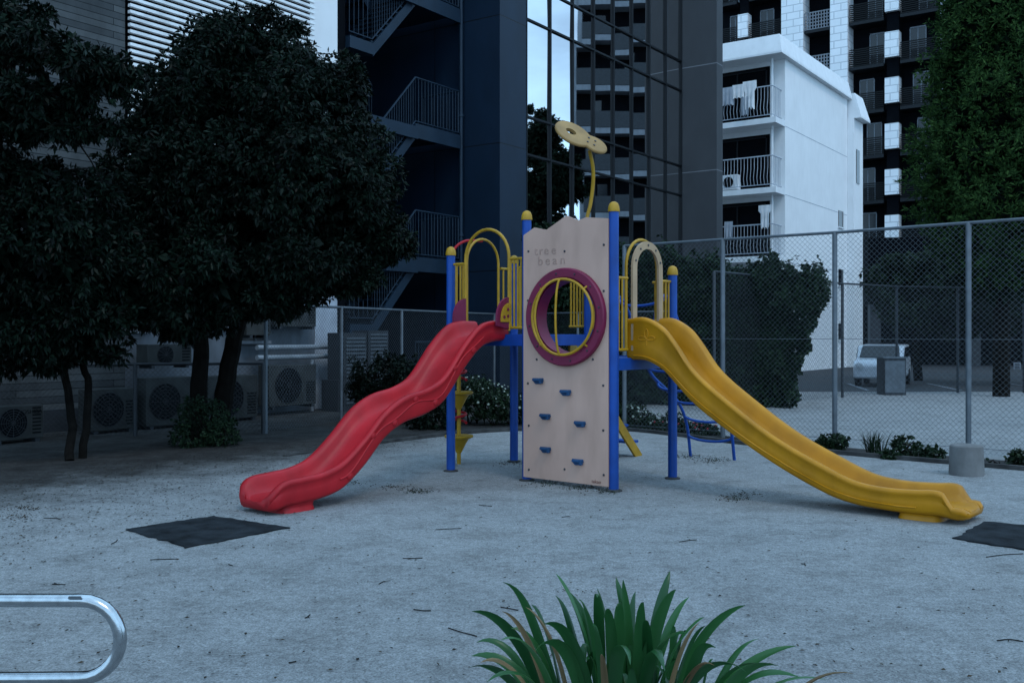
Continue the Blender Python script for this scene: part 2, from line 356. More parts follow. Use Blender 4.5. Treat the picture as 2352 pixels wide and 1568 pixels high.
# ---------------------------------------------------------------- play structure
S = 1.085
A0 = (.153, 10.3); u = (.764, -.645); v = (.645, .764)
PF = Fr(A0, u, v)
play = thing('play_structure', 'colourful climbing tower with red wavy slide, yellow slide and blue posts', 'playground equipment', PF.pt(0, S/2, 0))
def post(a, b, top):
    o = MB().lathe(PF.pt(a,b,-.05), [(.048,0),(.048,top+.05-.06)], 24).build('post', 'blue', play)
    c = PF.pt(a,b,top-.07)
    MB().lathe(c, [(.056,0),(.058,.012),(.056,.03),(.052,.055),(.04,.082),(.02,.096),(.002,.1)], 24).build('post_cap', 'yellow', o)
    MB().lathe(PF.pt(a,b,.0), [(.085,-.02),(.08,.012),(.05,.02)], 20).build('base_flange', 'kerb', o)
    return o
for a, b, t in ((-S,0,2.45),(0,0,2.76),(S,0,2.76),(-S,S,2.42),(0,S,2.74),(S,S,2.2)): post(a,b,t)
for a0, a1, z in ((-S+.03, -.03, 1.50), (.03, S-.03, 1.27)):
    d = MB().fbox(PF, a0, a1, .03, S-.03, z-.03, z).build('deck', 'blue', play)
    m = MB()
    m.fbox(PF, a0, a1, -.012, .022, z-.11, z+.012); m.fbox(PF, a0, a1, S-.022, S+.012, z-.11, z+.012)
    m.fbox(PF, a0-.04, a0-.004, .0, S, z-.11, z+.008); m.fbox(PF, a1+.004, a1+.04, .0, S, z-.11, z+.008)
    m.fbox(PF, a0+.3, a0+.34, .03, S-.03, z-.11, z-.034); m.fbox(PF, a0+.7, a0+.74, .03, S-.03, z-.11, z-.034)
    m.build('deck_frame', 'blue', d, bevel=.003)
c0 = PF.a_at(1300, -.06); zc = PF.z_at(728, c0, -.06); RH = .395
bo = -.055; pa0, pa1 = 0.0, 1.055
tops = [(pa0, 2.53), (.145, 2.60), (.30, 2.565), (c0, 2.69), (.70, 2.63), (.79, 2.655), (pa1, 2.625)]
zb = .045
NS = 32
left = [(pa0, zb), (c0, zb)] + [(c0 - RH*math.sin(math.pi*k/NS), zc - RH*math.cos(math.pi*k/NS)) for k in range(NS+1)] + [(c0, tops[3][1]), tops[2], tops[1], tops[0]]
right = [(pa1, zb), (c0, zb)] + [(c0 + RH*math.sin(math.pi*k/NS), zc - RH*math.cos(math.pi*k/NS)) for k in range(NS+1)] + [(c0, tops[3][1]), tops[4], tops[5], tops[6]]
mb = MB()
for poly in (left, right):
    fr_ = [PF.pt(a, bo, z) for a, z in poly]; bk = [PF.pt(a, bo+.022, z) for a, z in poly]; n = len(poly)
    faces = [tuple(range(n)), tuple(range(2*n-1, n-1, -1))]
    for i in range(n):
        j = (i+1) % n
        if abs(poly[i][0]-c0) < 1e-6 and abs(poly[j][0]-c0) < 1e-6: continue
        faces.append((i, j, n+j, n+i))
    mb.add(fr_ + bk, faces)
panel = mb.build('climbing_panel', 'beige', play)
panel['label'] = 'beige climbing wall board with round porthole and zigzag top'
nv = -PF.ey
cc = PF.pt(c0, bo, zc)
ring = MB().lathe(cc, [(.375,0.001),(.378,.03),(.40,.05),(.475,.052),(.487,.04),(.487,.001)], 64, nv, True).build('porthole_ring', 'maroon', panel)
MB().lathe(cc, [(.39,-.004),(.374,.012),(.362,.02),(.352,-.13),(.362,-.13),(.385,-.02)], 64, nv, True).build('porthole_liner', 'maroon', panel)
m = MB(); th = [2*math.pi*k/48 for k in range(48)]
m.tube([PF.pt(c0 + .375*math.cos(t), bo-.075, zc + .375*math.sin(t)) for t in th], .014, 10, True)
for sgn, bul in ((-1,.20),(-1,.05)):
    wv = .16 if bul > .1 else .02
    m.tube([PF.pt(c0 + wv*sgn*math.sin(math.pi*k/16)-.02, bo-.075-bul*math.sin(math.pi*k/16), zc + .375*math.cos(math.pi*k/16)) for k in range(17)], .012, 8)
for t in (.8, 2.35, 3.9, 5.5):
    m.tube([PF.pt(c0+.375*math.cos(t), bo-.075, zc+.375*math.sin(t)), PF.pt(c0+.41*math.cos(t), bo-.045, zc+.41*math.sin(t))], .01, 6)
m.build('porthole_cage', 'yellow', panel)
m = MB()
for k in range(12):
    t = 2*math.pi*k/12+.2; m.lathe(PF.pt(c0+.44*math.cos(t), bo-.051, zc+.44*math.sin(t)), [(.010,0),(.010,.006),(.006,.010)], 10, nv)
m.build('ring_bolts', 'bolt', panel)
def onpanel(px, py):
    a = PF.a_at(px, bo); return a, PF.z_at(py, a, bo)
for px, py in ((1238,875),(1301,902),(1254,957),(1334,974),(1255,1033),(1329,1061)):
    a, z = onpanel(px, py)
    h = MB(); pr = [(a-.075,.030),(a+.06,.032),(a+.066,.005),(a+.03,-.028),(a-.04,-.030),(a-.072,.0)]
    h.prism([PF.pt(x, bo-.004, z+y) for x, y in pr], nv*.008)
    h.fbox(PF, a-.05, a+.06, bo-.052, bo-.013, z+.004, z+.026); h.fbox(PF, a+.035, a+.062, bo-.05, bo-.013, z-.022, z+.003)
    h.build('foothold', 'grip', panel, bevel=.003)
m = MB()
for px, py in ((1214,577),(1297,577),(1387,562),(1387,668),(1233,825),(1362,825),(1386,885),(1386,988),(1215,977),(1215,1078),(1297,1077),(1387,1090),(1213,690),(1213,880)):
    a, z = onpanel(px, py); m.lathe(PF.pt(a, bo-.001, z), [(.012,0),(.012,.004),(.007,.008)], 10, nv)
m.build('panel_bolts', 'bolt', panel)
for word, px, py in (('tree',1227,586),('bean',1235,609)):
    a, z = onpanel(px, py); x = a
    for ch in word:
        text_on(ch, .125, PF.pt(x, bo-.002, z), PF.ex*1.15, UP, nv, 'beige_dark', panel, 'letter'); x += {'t':.062,'r':.062}.get(ch, .095)
a, z = onpanel(1359, 1108); text_on('takao', .05, PF.pt(a, bo-.002, z), PF.ex, UP, nv, 'brown_mark', panel, 'lettering')
def bars(fr, p, q_, z0, z1, n, r=.011, parent=play):
    m = MB(); p3 = lambda t, z: fr.pt(p[0]+(q_[0]-p[0])*t, p[1]+(q_[1]-p[1])*t, z)
    m.tube([p3(0,z1), p3(1,z1)], r*1.35, 8); m.tube([p3(0,z0), p3(1,z0)], r*1.35, 8)
    for k in range(n):
        t = (k+.5)/n; m.tube([p3(t,z0), p3(t,z1)], r, 8)
    return m.build('railing', 'yellow', parent)
def hoop(fr, mid, d, hw, z0, ztop, r, m='yellow', name='entry_hoop'):
    pts = [fr.pt(mid[0]-d[0]*hw, mid[1]-d[1]*hw, z0)]
    for k in range(17):
        t = math.pi*k/16; pts.append(fr.pt(mid[0]-d[0]*hw*math.cos(t), mid[1]-d[1]*hw*math.cos(t), ztop-hw + hw*math.sin(t)))
    pts.append(fr.pt(mid[0]+d[0]*hw, mid[1]+d[1]*hw, z0))
    return MB().tube(pts, r, 10).build(name, m, play)
bars(PF, (-S+.05,0), (-S/2-.30,0), 1.62, 2.28, 3); bars(PF, (-S/2+.30,0), (-.05,0), 1.58, 2.30, 4)
hoop(PF, (-S/2, -.01), (1,0), .31, 1.55, 2.63, .017)
bars(PF, (-S,.05), (-S,S/2-.30), 1.62, 2.28, 2); bars(PF, (-S,S/2+.30), (-S,S-.05), 1.62, 2.28, 2)
hoop(PF, (-S-.01, S/2), (0,1), .27, 1.55, 2.60, .015)
MB().tube(smooth_path([PF.pt(-S-.05,S/2-.42,1.55), PF.pt(-S-.12,S/2-.40,2.0), PF.pt(-S-.14,S/2-.38,2.40), PF.pt(-S-.08,S/2-.25,2.56), PF.pt(-S-.02,S/2+.0,2.58)]), .015, 10).build('grab_rail', 'red', play)
bars(PF, (-S+.05,S), (-S/2-.28,S), 1.6, 2.3, 3); bars(PF, (-S/2+.28,S), (-.05,S), 1.6, 2.3, 5)
bars(PF, (S,.05), (S,S/2-.31), 1.36, 2.06, 3); bars(PF, (S,S/2+.31), (S,S-.05), 1.36, 2.06, 3)
bars(PF, (.05,S), (S/2-.3,S), 1.4, 2.06, 4); bars(PF, (S/2+.3,S), (S-.05,S), 1.4, 2.06, 3)
hoop(PF, (S-.03, S/2), (0,1), .285, 1.36, 2.46, .016)
m = MB(); NA = 20; ro, ri, zt = .275, .20, 2.44
outer = [(-ro, 1.35)] + [(-ro*math.cos(math.pi*k/NA), zt-ro+ro*math.sin(math.pi*k/NA)) for k in range(NA+1)] + [(ro, 1.35)]
inner = [(-ri, 1.35)] + [(-ri*math.cos(math.pi*k/NA), zt-ro+ri*math.sin(math.pi*k/NA)) for k in range(NA+1)] + [(ri, 1.35)]
n = len(outer)
vs = [PF.pt(S+.02, S/2+x, z) for x, z in outer] + [PF.pt(S+.02, S/2+x, z) for x, z in inner] + [PF.pt(S+.045, S/2+x, z) for x, z in outer] + [PF.pt(S+.045, S/2+x, z) for x, z in inner]
fs = []
for i in range(n-1): fs += [(i,i+1,n+i+1,n+i),(2*n+i,3*n+i,3*n+i+1,2*n+i+1),(i,2*n+i,2*n+i+1,i+1),(n+i,n+i+1,3*n+i+1,3*n+i)]
fs += [(0,n,3*n,2*n),(n-1,3*n-1,4*n-1,2*n-1)]
m.add(vs, fs); arch = m.build('entry_arch', 'beige_arch', play)
m = MB()
for k in (2,6,10,14,18):
    t = math.pi*k/NA; m.lathe(PF.pt(S+.018, S/2-.238*math.cos(t), zt-ro+.238*math.sin(t)), [(.011,0),(.011,.006)], 8, -PF.ex); m.lathe(PF.pt(S+.046, S/2-.238*math.cos(t), zt-ro+.238*math.sin(t)), [(.011,0),(.011,.006)], 8, PF.ex)
m.build('arch_bolts', 'bolt', arch)
def slide(name, mname, origin, d, lat, prof, hw, N=90):
    ss = [p[0] for p in prof]; m = MB(); rings = []
    for i in range(N+1):
        s_ = ss[0] + (ss[-1]-ss[0])*i/N
        bed = crom(ss, [p[1] for p in prof], s_); rim = crom(ss, [p[2] for p in prof], s_); th = crom(ss, [p[3] for p in prof], s_)
        h = rim - bed; e = min(1, (ss[-1]-s_)/.09); hwe = hw*(.80+.20*math.sqrt(max(0, 1-(1-e)**2)))
        half = [(hwe-.045,-th),(hwe-.012,-th+.015),(hwe,-th+.04),(hwe+.006,h*.35),(hwe+.0,h-.06),(hwe+.010,h-.045),(hwe+.016,h-.022),(hwe+.008,h-.004),(hwe-.016,h+.004),(hwe-.045,h),(hwe-.066,h-.014),(hwe-.080,h-.05),(hwe-.094,h*.45),(hwe-.118,h*.12),(hwe-.15,.008),(hwe-.20,0)]
        if h < .06: half = [(x, (z if z < 0 else z*.5)) for x, z in half[:3]] + [(x, max(-th+.03, min(z, h+.003))) for x, z in half[3:]]
        cs = [(-x, z) for x, z in half] + [(0,0)] + [(x, z) for x, z in reversed(half)]
        c = V((origin[0]+d[0]*s_, origin[1]+d[1]*s_, bed))
        rings.append([c + V((lat[0]*x, lat[1]*x, z)) for x, z in cs])
    k = len(rings[0])
    fs = [(i*k+j, i*k+(j+1)%k, (i+1)*k+(j+1)%k, (i+1)*k+j) for i in range(N) for j in range(k)]
    fs += [tuple(range(k-1,-1,-1)), tuple(range(N*k, N*k+k))]
    m.add([p for r in rings for p in r], fs)
    return m.build(name, mname, play, angle=60)
un = (.764,-.645); vn = (.645,.764)
ro_ = PF.pt(-S/2, 0); yo_ = PF.pt(S, S/2)
RP = [(-.04,1.50,1.65,.05),(.18,1.49,1.65,.06),(.38,1.44,1.60,.08),(.62,1.25,1.41,.09),(.92,.93,1.09,.085),(1.15,.825,.985,.085),(1.45,.76,.92,.09),(1.7,.63,.79,.085),(1.95,.40,.565,.085),(2.2,.22,.38,.08),(2.42,.155,.31,.07),(2.65,.135,.29,.07),(2.82,.135,.275,.08),(2.91,.125,.23,.09),(2.96,.10,.15,.06)]
red = slide('wavy_slide', 'red', ro_, (-vn[0],-vn[1]), un, RP, .255)
red['label'] = 'red wavy plastic slide'
YP = [(-.03,1.29,1.66,.03),(.18,1.28,1.67,.03),(.38,1.20,1.57,.05),(.5,1.10,1.44,.06),(.7,.92,1.18,.065),(1.0,.71,.94,.06),(1.5,.42,.61,.06),(2.0,.19,.37,.055),(2.25,.125,.275,.05),(2.5,.10,.245,.045),(2.75,.10,.25,.05),(2.9,.115,.26,.06),(2.97,.12,.23,.07),(3.01,.12,.145,.08),(3.09,.12,.135,.08),(3.13,.10,.105,.05)]
yel = slide('straight_slide', 'yellow_slide', yo_, un, vn, YP, .27)
yel['label'] = 'yellow plastic slide with raised sides'
def foot(par, org, d, lat, s0, s1, m, w0=.17, zt=.12):
    """moulded block under the run-out with rounded plan corners and a slight waist"""
    b = MB(); n = 8; seg = 28; vs = []
    cs = (s0+s1)/2; hs = (s1-s0)/2
    for i in range(n):
        t = i/(n-1); k = .93+.07*abs(2*t-1); z = zt*(1-t)-.012*t
        for q in range(seg):
            a = 2*math.pi*q/seg; ca, sa = math.cos(a), math.sin(a)
            sx = abs(ca)**.45*(1 if ca >= 0 else -1)*hs*k; sy = abs(sa)**.45*(1 if sa >= 0 else -1)*w0*k
            vs.append(V((org[0]+d[0]*(cs+sx)+lat[0]*sy, org[1]+d[1]*(cs+sx)+lat[1]*sy, z)))
    fs = [tuple(range(seg)), tuple(range(n*seg-1, (n-1)*seg-1, -1))] + [(i*seg+q, i*seg+(q+1)%seg, (i+1)*seg+(q+1)%seg, (i+1)*seg+q) for i in range(n-1) for q in range(seg)]
    b.add(vs, fs); b.build('slide_foot', m, par, angle=50)
foot(red, ro_, (-vn[0],-vn[1]), un, 2.45, 2.84, 'red', .232, zt=.10)
foot(yel, yo_, un, vn, 2.56, 2.93, 'yellow_slide', .235, zt=.08)
def vine(par, prof, org, d, lat, side, m, s0, s1):
    b = MB(); ss = [p[0] for p in prof]; pts = []
    for i in range(50):
        s_ = s0+(s1-s0)*i/49; bed = crom(ss,[p[1] for p in prof],s_); rim = crom(ss,[p[2] for p in prof],s_)
        z = bed + (rim-bed)*.3 + .028*math.sin(s_*11); pts.append(V((org[0]+d[0]*s_+lat[0]*side, org[1]+d[1]*s_+lat[1]*side, z)))
    b.tube(pts, .010, 8)
    for i in range(4, 48, 7):
        c = pts[i] + UP*(.03 if (i//7)%2 else -.03)
        ax = V((lat[0],lat[1],0))*(1 if side>0 else -1)
        b.lathe(c, [(.042,-.01),(.036,.004),(.018,.012),(.002,.014)], 12, ax)
    b.build('vine_relief', m, par, angle=60)
vine(red, RP, ro_, (-vn[0],-vn[1]), un, .259, 'red', .35, 2.25)
b = MB(); ss = [p[0] for p in YP]
b.tube([V((yo_[0]+un[0]*s_-vn[0]*.274, yo_[1]+un[1]*s_-vn[1]*.274, crom(ss,[p[1] for p in YP],s_)+.012)) for s_ in [.05+.05*i for i in range(55)]], .007, 6)
b.build('mould_ridge', 'yellow_slide', yel, angle=60)
b = MB(); a_ = .20
for k, (dx, dz) in enumerate(((0,.045),(-.05,.0),(.05,0))):
    c = V((yo_[0]+un[0]*(a_+dx)-vn[0]*.278, yo_[1]+un[1]*(a_+dx)-vn[1]*.278, 1.47+dz))
    ang = (math.pi/2, math.pi*.98, .02*math.pi)[k]; L_ = .045
    ex_ = V((un[0]*math.cos(ang), un[1]*math.cos(ang), math.sin(ang))); ey_ = V((-un[0]*math.sin(ang), -un[1]*math.sin(ang), math.cos(ang)))
    b.tube([c + ex_*L_*math.cos(t)*1.0 + ey_*.02*math.sin(t) for t in [2*math.pi*i/18 for i in range(18)]], .005, 6, True)
b.tube([V((yo_[0]+un[0]*a_-vn[0]*.278, yo_[1]+un[1]*a_-vn[1]*.278, z)) for z in (1.47,1.44,1.40)], .005, 6)
b.build('leaf_emblem', 'yellow_slide', yel)
for sgn in (-1, 1):
    pr = [(0,1.56),(0,1.90)] + [(-.20*math.sin(math.pi/2*k/8), 1.68+.22*math.cos(math.pi/2*k/8)) for k in range(1,9)] + [(-.20,1.60)]
    o = MB().prism([PF.pt(-S/2+sgn*.295, b_-.01, z) for b_, z in pr], PF.ex*.025*sgn).build('cheek_plate', 'maroon', play)
    if sgn == 1:
        pr2 = [(-.01,1.64),(-.01,1.84)] + [(-.14*math.sin(math.pi/2*k/6)-.01, 1.67+.17*math.cos(math.pi/2*k/6)) for k in range(1,7)] + [(-.15,1.64)]
        MB().prism([PF.pt(-S/2+.321, b_-.01, z) for b_, z in pr2], PF.ex*.01).build('cheek_inlay', 'yellow', o)
        mm = MB()
        for bb, zz in ((-.05,1.70),(-.11,1.69),(-.05,1.77)): mm.lathe(PF.pt(-S/2+.332, bb, zz), [(.018,0),(.018,.002)], 12, PF.ex)
        mm.build('inlay_dots', 'maroon', o)
pc = PF.pt(-S-.36, S/2-.03)
pole = MB().lathe(pc, [(.024,-.02),(.024,1.45)], 14).build('climber_pole', 'yellow', play)
MB().tube([pc+UP*1.44, PF.pt(-S, S/2-.03, 1.44)], .022, 10).build('climber_arm', 'yellow', pole)
for z in (.33,.84,1.34):
    MB().lathe(pc+UP*(z-.2), [(.03,0),(.05,.04),(.085,.11),(.12,.165),(.165,.18),(.17,.195),(.165,.205),(.10,.20)], 28).build('climber_pod', 'yellow', pole)
for z in (.5, 1.0):
    MB().tube([pc + V((.085*math.cos(t), .085*math.sin(t), z-.02+.10*t/6.28)) for t in [2*math.pi*k/20*1.6 for k in range(21)]], .016, 8).build('climber_grip', 'red', pole)
st = MB()
for x in (-.27,.27):
    st.prism([PF.pt(-S/2+x-.015, S+.01, 1.5), PF.pt(-S/2+x-.015, S+1.5, .02), PF.pt(-S/2+x-.015, S+1.5, -.02), PF.pt(-S/2+x-.015, S+1.38, -.02), PF.pt(-S/2+x-.015, S+.01, 1.32)], PF.ex*.03)
stairs = st.build('stair_stringers', 'yellow', play)
for k in range(6):
    z = 1.27-k*.215; b0 = S+.14+k*.225; MB().fbox(PF, -S/2-.255, -S/2+.255, b0, b0+.2, z-.03, z).build('stair_tread', 'blue', stairs)
m = MB(); lp = [(0,1.3),(.05,1.75),(.22,1.93),(.42,1.74),(.62,1.36),(.85,1.05),(1.15,.86),(1.45,.66),(1.62,.38),(1.70,0.0)]
for x in (-.3,.3):
    m.tube(smooth_path([PF.pt(S/2+x, S+.01+s_*1.07, z) for s_, z in lp], 5), .019, 10)
lad = m.build('arched_ladder', 'blue', play)
def lz(s_): return crom([p[0] for p in lp[2:]], [p[1] for p in lp[2:]], s_)
for s_ in (.24,.5,.74,1.0,1.28):
    z = lz(s_)
    MB().tube([PF.pt(S/2 + .3*math.cos(math.pi*k/12), S+.01+(s_-.10*math.sin(math.pi*k/12))*1.07, z - .09*math.sin(math.pi*k/12)) for k in range(13)], .016, 8).build('ladder_rung', 'blue', lad)
for z in (.28,.52):
    MB().tube([PF.pt(S/2 + .3*math.cos(math.pi*k/12), S+.01+(1.64 if z < .4 else 1.56)*1.07, z - .07*math.sin(math.pi*k/12)) for k in range(13)], .016, 8).build('ladder_rung', 'blue', lad)
mast = MB().tube(smooth_path([P(1351,580,11.13), P(1347,512,11.13), P(1356,470,11.13), P(1362,425,11.1), P(1362,385,11.05), P(1354,345,11.0)], 5), .021, 12).build('curved_mast', 'yellow', play)
bc = P(1333,320,10.95)
ax1 = V((-.84,-.10,.40)).normalized(); ax2 = V((-.10,-.80,-.66)); ax2 = (ax2 - ax1*ax2.dot(ax1)).normalized(); ax3 = ax1.cross(ax2).normalized()
if ax3.z < 0: ax3 = -ax3
out = []; NB = 96
for k in range(NB):
    t = 2*math.pi*k/NB; x = math.cos(t); y = math.sin(t)
    X = .30*x
    c1, r1, c2, r2 = .10, .20, -.17, .13
    d1 = max(0, r1*r1-(X-c1)**2)**.5; d2 = max(0, r2*r2-(X-c2)**2)**.5
    yy = (d1**4+d2**4+ (.085*(1-abs(x)**6))**4)**.25
    out.append((X, yy*(1 if y >= 0 else -1)*(1 if abs(y) > 1e-6 else 0)))
hc = (.13, 0); hr = (.062,.055)
inn = [(hc[0]+hr[0]*math.cos(2*math.pi*k/NB), hr[1]*math.sin(2*math.pi*k/NB)) for k in range(NB)]
T = .035
w3 = lambda p, h: bc + ax1*p[0] + ax2*p[1] + ax3*h
vs = [w3(p,0) for p in out] + [w3(p,0) for p in inn] + [w3(p,T) for p in out] + [w3(p,T) for p in inn]
fs = []
for i in range(NB):
    j = (i+1)%NB; fs += [(i,j,NB+j,NB+i),(2*NB+i,3*NB+i,3*NB+j,2*NB+j),(i,2*NB+i,2*NB+j,j),(NB+i,NB+j,3*NB+j,3*NB+i)]
mb = MB(); mb.add(vs, fs); can = mb.build('bean_canopy', 'beige_edge', play); can['label'] = 'bean shaped beige canopy with a hole on top of the curved mast'
MB().tube([w3(p,T/2) for p in out], .019, 8, True).build('canopy_edge', 'beige_edge', can)
mm = MB()
for p in ((-.16,.05),(-.16,-.05),(-.08,.05),(-.08,-.05)): mm.lathe(w3(p,T), [(.012,0),(.012,.008)], 8, ax3)
mm.build('canopy_bolts', 'bolt', can)

# ---------------------------------------------------------------- rubber mats, stump, handrail
def mat_slab(pts, label):
    q_ = [G(*p) for p in pts]; m = MB()
    fine = []
    for i in range(4):
        a, b = q_[i], q_[(i+1)%4]
        for k in range(12): p = a.lerp(b, k/12); fine.append(p + V((random.uniform(-.02,.02), random.uniform(-.02,.02), 0)))
    m.prism([V((p.x, p.y, .002)) for p in fine], (0,0,.010)); return tag(m.build('rubber_mat', 'rubber', bevel=.004), label, 'mat', 'rubber mats at the slide exits')
mat_slab([(292,1217),(430,1259),(665,1213),(488,1187)], 'worn black rubber mat on the sand below the red slide')
mat_slab([(2190,1238),(2420,1275),(2560,1228),(2262,1199)], 'worn black rubber mat on the sand below the yellow slide')
sp = G(2220,1090); 
m = MB().lathe(sp, [(.172,-.02),(.177,.02),(.172,.20),(.167,.31),(.155,.325),(.02,.33)], 32)
tag(m.build('concrete_stump', 'conc'), 'short round concrete stump on the sand by the right fence', 'bollard')
YR = 3.8
pts = [P(-520,1378,YR), P(-200,1378,YR), P(150,1378,YR)]
ctr = P(187,1467,YR); rad = (P(187,1378,YR)-ctr).length
for k in range(15):
    t = math.pi/2 - math.pi*k/14; pts.append(ctr + V((rad*1.0*math.cos(t), 0, rad*math.sin(t))))
pts += [P(100,1557,YR), P(-520,1562,YR)]
rail = thing('steel_barrier', 'polished steel tube barrier with rounded end in the near left corner', 'barrier', (pts[0].x+.3, YR, 0))
MB().tube(pts, .0255, 24).build('rail_tube', 'steel', rail)
for x in (-2.15,-2.75): MB().lathe((x, YR, -.02), [(.022,0),(.022,.5)], 16).build('leg', 'steel', rail)
m = MB(); lc = P(172,1372,YR-.025); m.prism([lc+V((x,0,z)) for x, z in ((-.022,-.006),(.022,-.006),(.026,0),(.022,.006),(-.022,.006),(-.026,0))], (0,-.003,0)); m.build('maker_plate', 'galv', rail)

# ---------------------------------------------------------------- fences
def chain_fence(label, pts, h, pitch=.072, r=.0019, mname='galv', post_r=.03, rail_r=.021, base=.03, bars_z=(), group='chain link fences'):
    pts = [V((p[0],p[1],0)) for p in pts]; t = thing('chain_link_fence', label, 'fence', pts[0], group)
    rails = MB()
    for i, p in enumerate(pts): 
        MB().lathe(p + UP*-.05, [(post_r,0),(post_r,h+.03),(post_r*.6,h+.06)], 12).build('fence_post', mname, t)
    rails.tube([p+UP*h for p in pts], rail_r, 8)
    for z in bars_z: rails.tube([p+UP*z for p in pts], .004, 4)
    rails.build('top_rail', mname, t)
    m = MB()
    for i in range(len(pts)-1):
        a, b = pts[i], pts[i+1]; L = (b-a).length; d = (b-a)/L; Hh = h-base
        for sg in (1,-1):
            c = -Hh if sg == 1 else 0
            end = L if sg == 1 else L+Hh
            while c < end:
                if sg == 1: z0 = max(0,-c); z1 = min(Hh, L-c); x0, x1 = c+z0, c+z1
                else: z0 = max(0, c-L); z1 = min(Hh, c); x0, x1 = c-z0, c-z1
                if z1 > z0+.01: m.tube([a+d*x0+UP*(base+z0), a+d*x1+UP*(base+z1)], r, 3)
                c += pitch
    m.build('wire_mesh', mname, t, recalc=False)
    return t
chain_fence('tall chain link fence with four posts running behind the yellow slide', [(1.76,15.6),(3.08,14.55),(4.40,13.57),(5.69,12.41),(6.98,11.25),(8.27,10.1)], 2.9, bars_z=(1.45,.1), post_r=.034)
chain_fence('chain link fence of head height between red slide and dark staircase', [(-3.77,15.24),(-2.93,17.1),(-2.1,18.95),(-1.25,20.8),(-.4,22.5),(1.4,21.2),(3.2,19.9)], 1.98, r=.0022, mname='galv')
chain_fence('low chain link fence in front of the air conditioners on the left', [(-3.80,15.2),(-5.62,14.85),(-7.4,14.3),(-9.2,13.7)], 1.07, r=.0025, mname='galv_dark')
chain_fence('distant chain link fence across the second sand court behind the ivy', [P(1640,0,19.5)[:2], P(1935,0,24)[:2], P(2060,0,25.5)[:2], P(2200,0,26)[:2], P(2352,0,26)[:2], P(2520,0,26)[:2]], 2.75, pitch=.10, r=.003, mname='galv_dark', post_r=.035)

# ---------------------------------------------------------------- left buildings
w = (.5707, .8212); no = (.8212, -.5707)
FA = Fr((-6.43, 16.8), w, no)
a287 = FA.a_at(287, .15)
cb = thing('concrete_building', 'dark board marked concrete building at the far left edge', 'building', FA.pt(a287-4, -2, 0))
MB().fbox(FA, a287-9, a287, -8, .15, 0, 15).build('wall', 'board', cb)
MB().fbox(FA, a287-9.1, a287+.05, -8.1, .25, 15, 15.3).build('coping', 'conc', cb)
MB().fbox(FA, a287-9, a287+.0, .153, .22, 0, .35).build('plinth', 'galv_dark', cb)
a700, a775 = FA.a_at(702), FA.a_at(775)
ub = thing('white_building', 'white rendered building with horizontal louvre screen behind the big dark tree', 'building', FA.pt(2, -3, 0))
MB().fbox(FA, a287+.01, a775, -7, 0, 4.2, 15).build('upper_wall', 'white_wall', ub)
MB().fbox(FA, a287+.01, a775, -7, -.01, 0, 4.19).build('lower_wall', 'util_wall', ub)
MB().fbox(FA, a700+.25, a775-.01, -.009, .004, 0.0, 4.1).build('corner_strip', 'cloth_grey', ub)
m = MB(); z = 3.6
while z < 14.9:
    m.fbox(FA, a287+.02, a700, .20, .27, z, z+.050); z += .108
m.build('louvre_screen', 'louvre', ub)
m = MB()
for k in range(6):
    a = a287+.1+(a700-a287-.2)*k/5; m.fbox(FA, a-.03, a+.03, .10, .195, 3.5, 14.9)
m.build('screen_post', 'mullion', ub)
MB().fbox(FA, a287+.02, a700-.02, .012, .02, 3.6, 14.9).build('screen_backing', 'dark_in', ub)
win = MB().fbox(FA, FA.a_at(292), FA.a_at(340), .005, .05, FA.z_at(760,0), FA.z_at(640,0)).build('window', 'dark_glass', ub)
m = MB(); aa, ab = FA.a_at(292), FA.a_at(340)
for k in range(7): m.fbox(FA, aa+(ab-aa)*k/6-.012, aa+(ab-aa)*k/6+.012, .09, .115, FA.z_at(765,0), FA.z_at(632,0))
m.build('window_bars', 'grey_white', win)
for p0, p1, z0, z1 in ((440,520,1.7,3.2),(552,612,1.4,2.7)):
    o = MB().fbox(FA, FA.a_at(p0), FA.a_at(p1), .001, .04, z0, z1).build('window', 'dark_glass', ub)
    m = MB(); m.fbox(FA, FA.a_at(p0)-.04, FA.a_at(p1)+.04, .001, .1, z0-.06, z0-.002); m.fbox(FA, (FA.a_at(p0)+FA.a_at(p1))/2-.02, (FA.a_at(p0)+FA.a_at(p1))/2+.02, .041, .06, z0, z1); m.build('window_frame', 'grey_white', o)
for z, px1 in ((1.27,788),(1.08,788)):
    m = MB(); a1 = FA.a_at(px1, .3); m.tube([FA.pt(FA.a_at(590,.3), .3, z), FA.pt(a1-.1, .3, z), FA.pt(a1-.03, .27, z), FA.pt(a1, .1, z)], .05, 12)
    m.build('wall_pipe', 'pipe_grey', ub)
MB().tube([FA.pt(FA.a_at(716,.3), .3, 1.02), FA.pt(FA.a_at(716,.3), .3, 0)], .04, 10).build('wall_pipe', 'pipe_grey', ub)
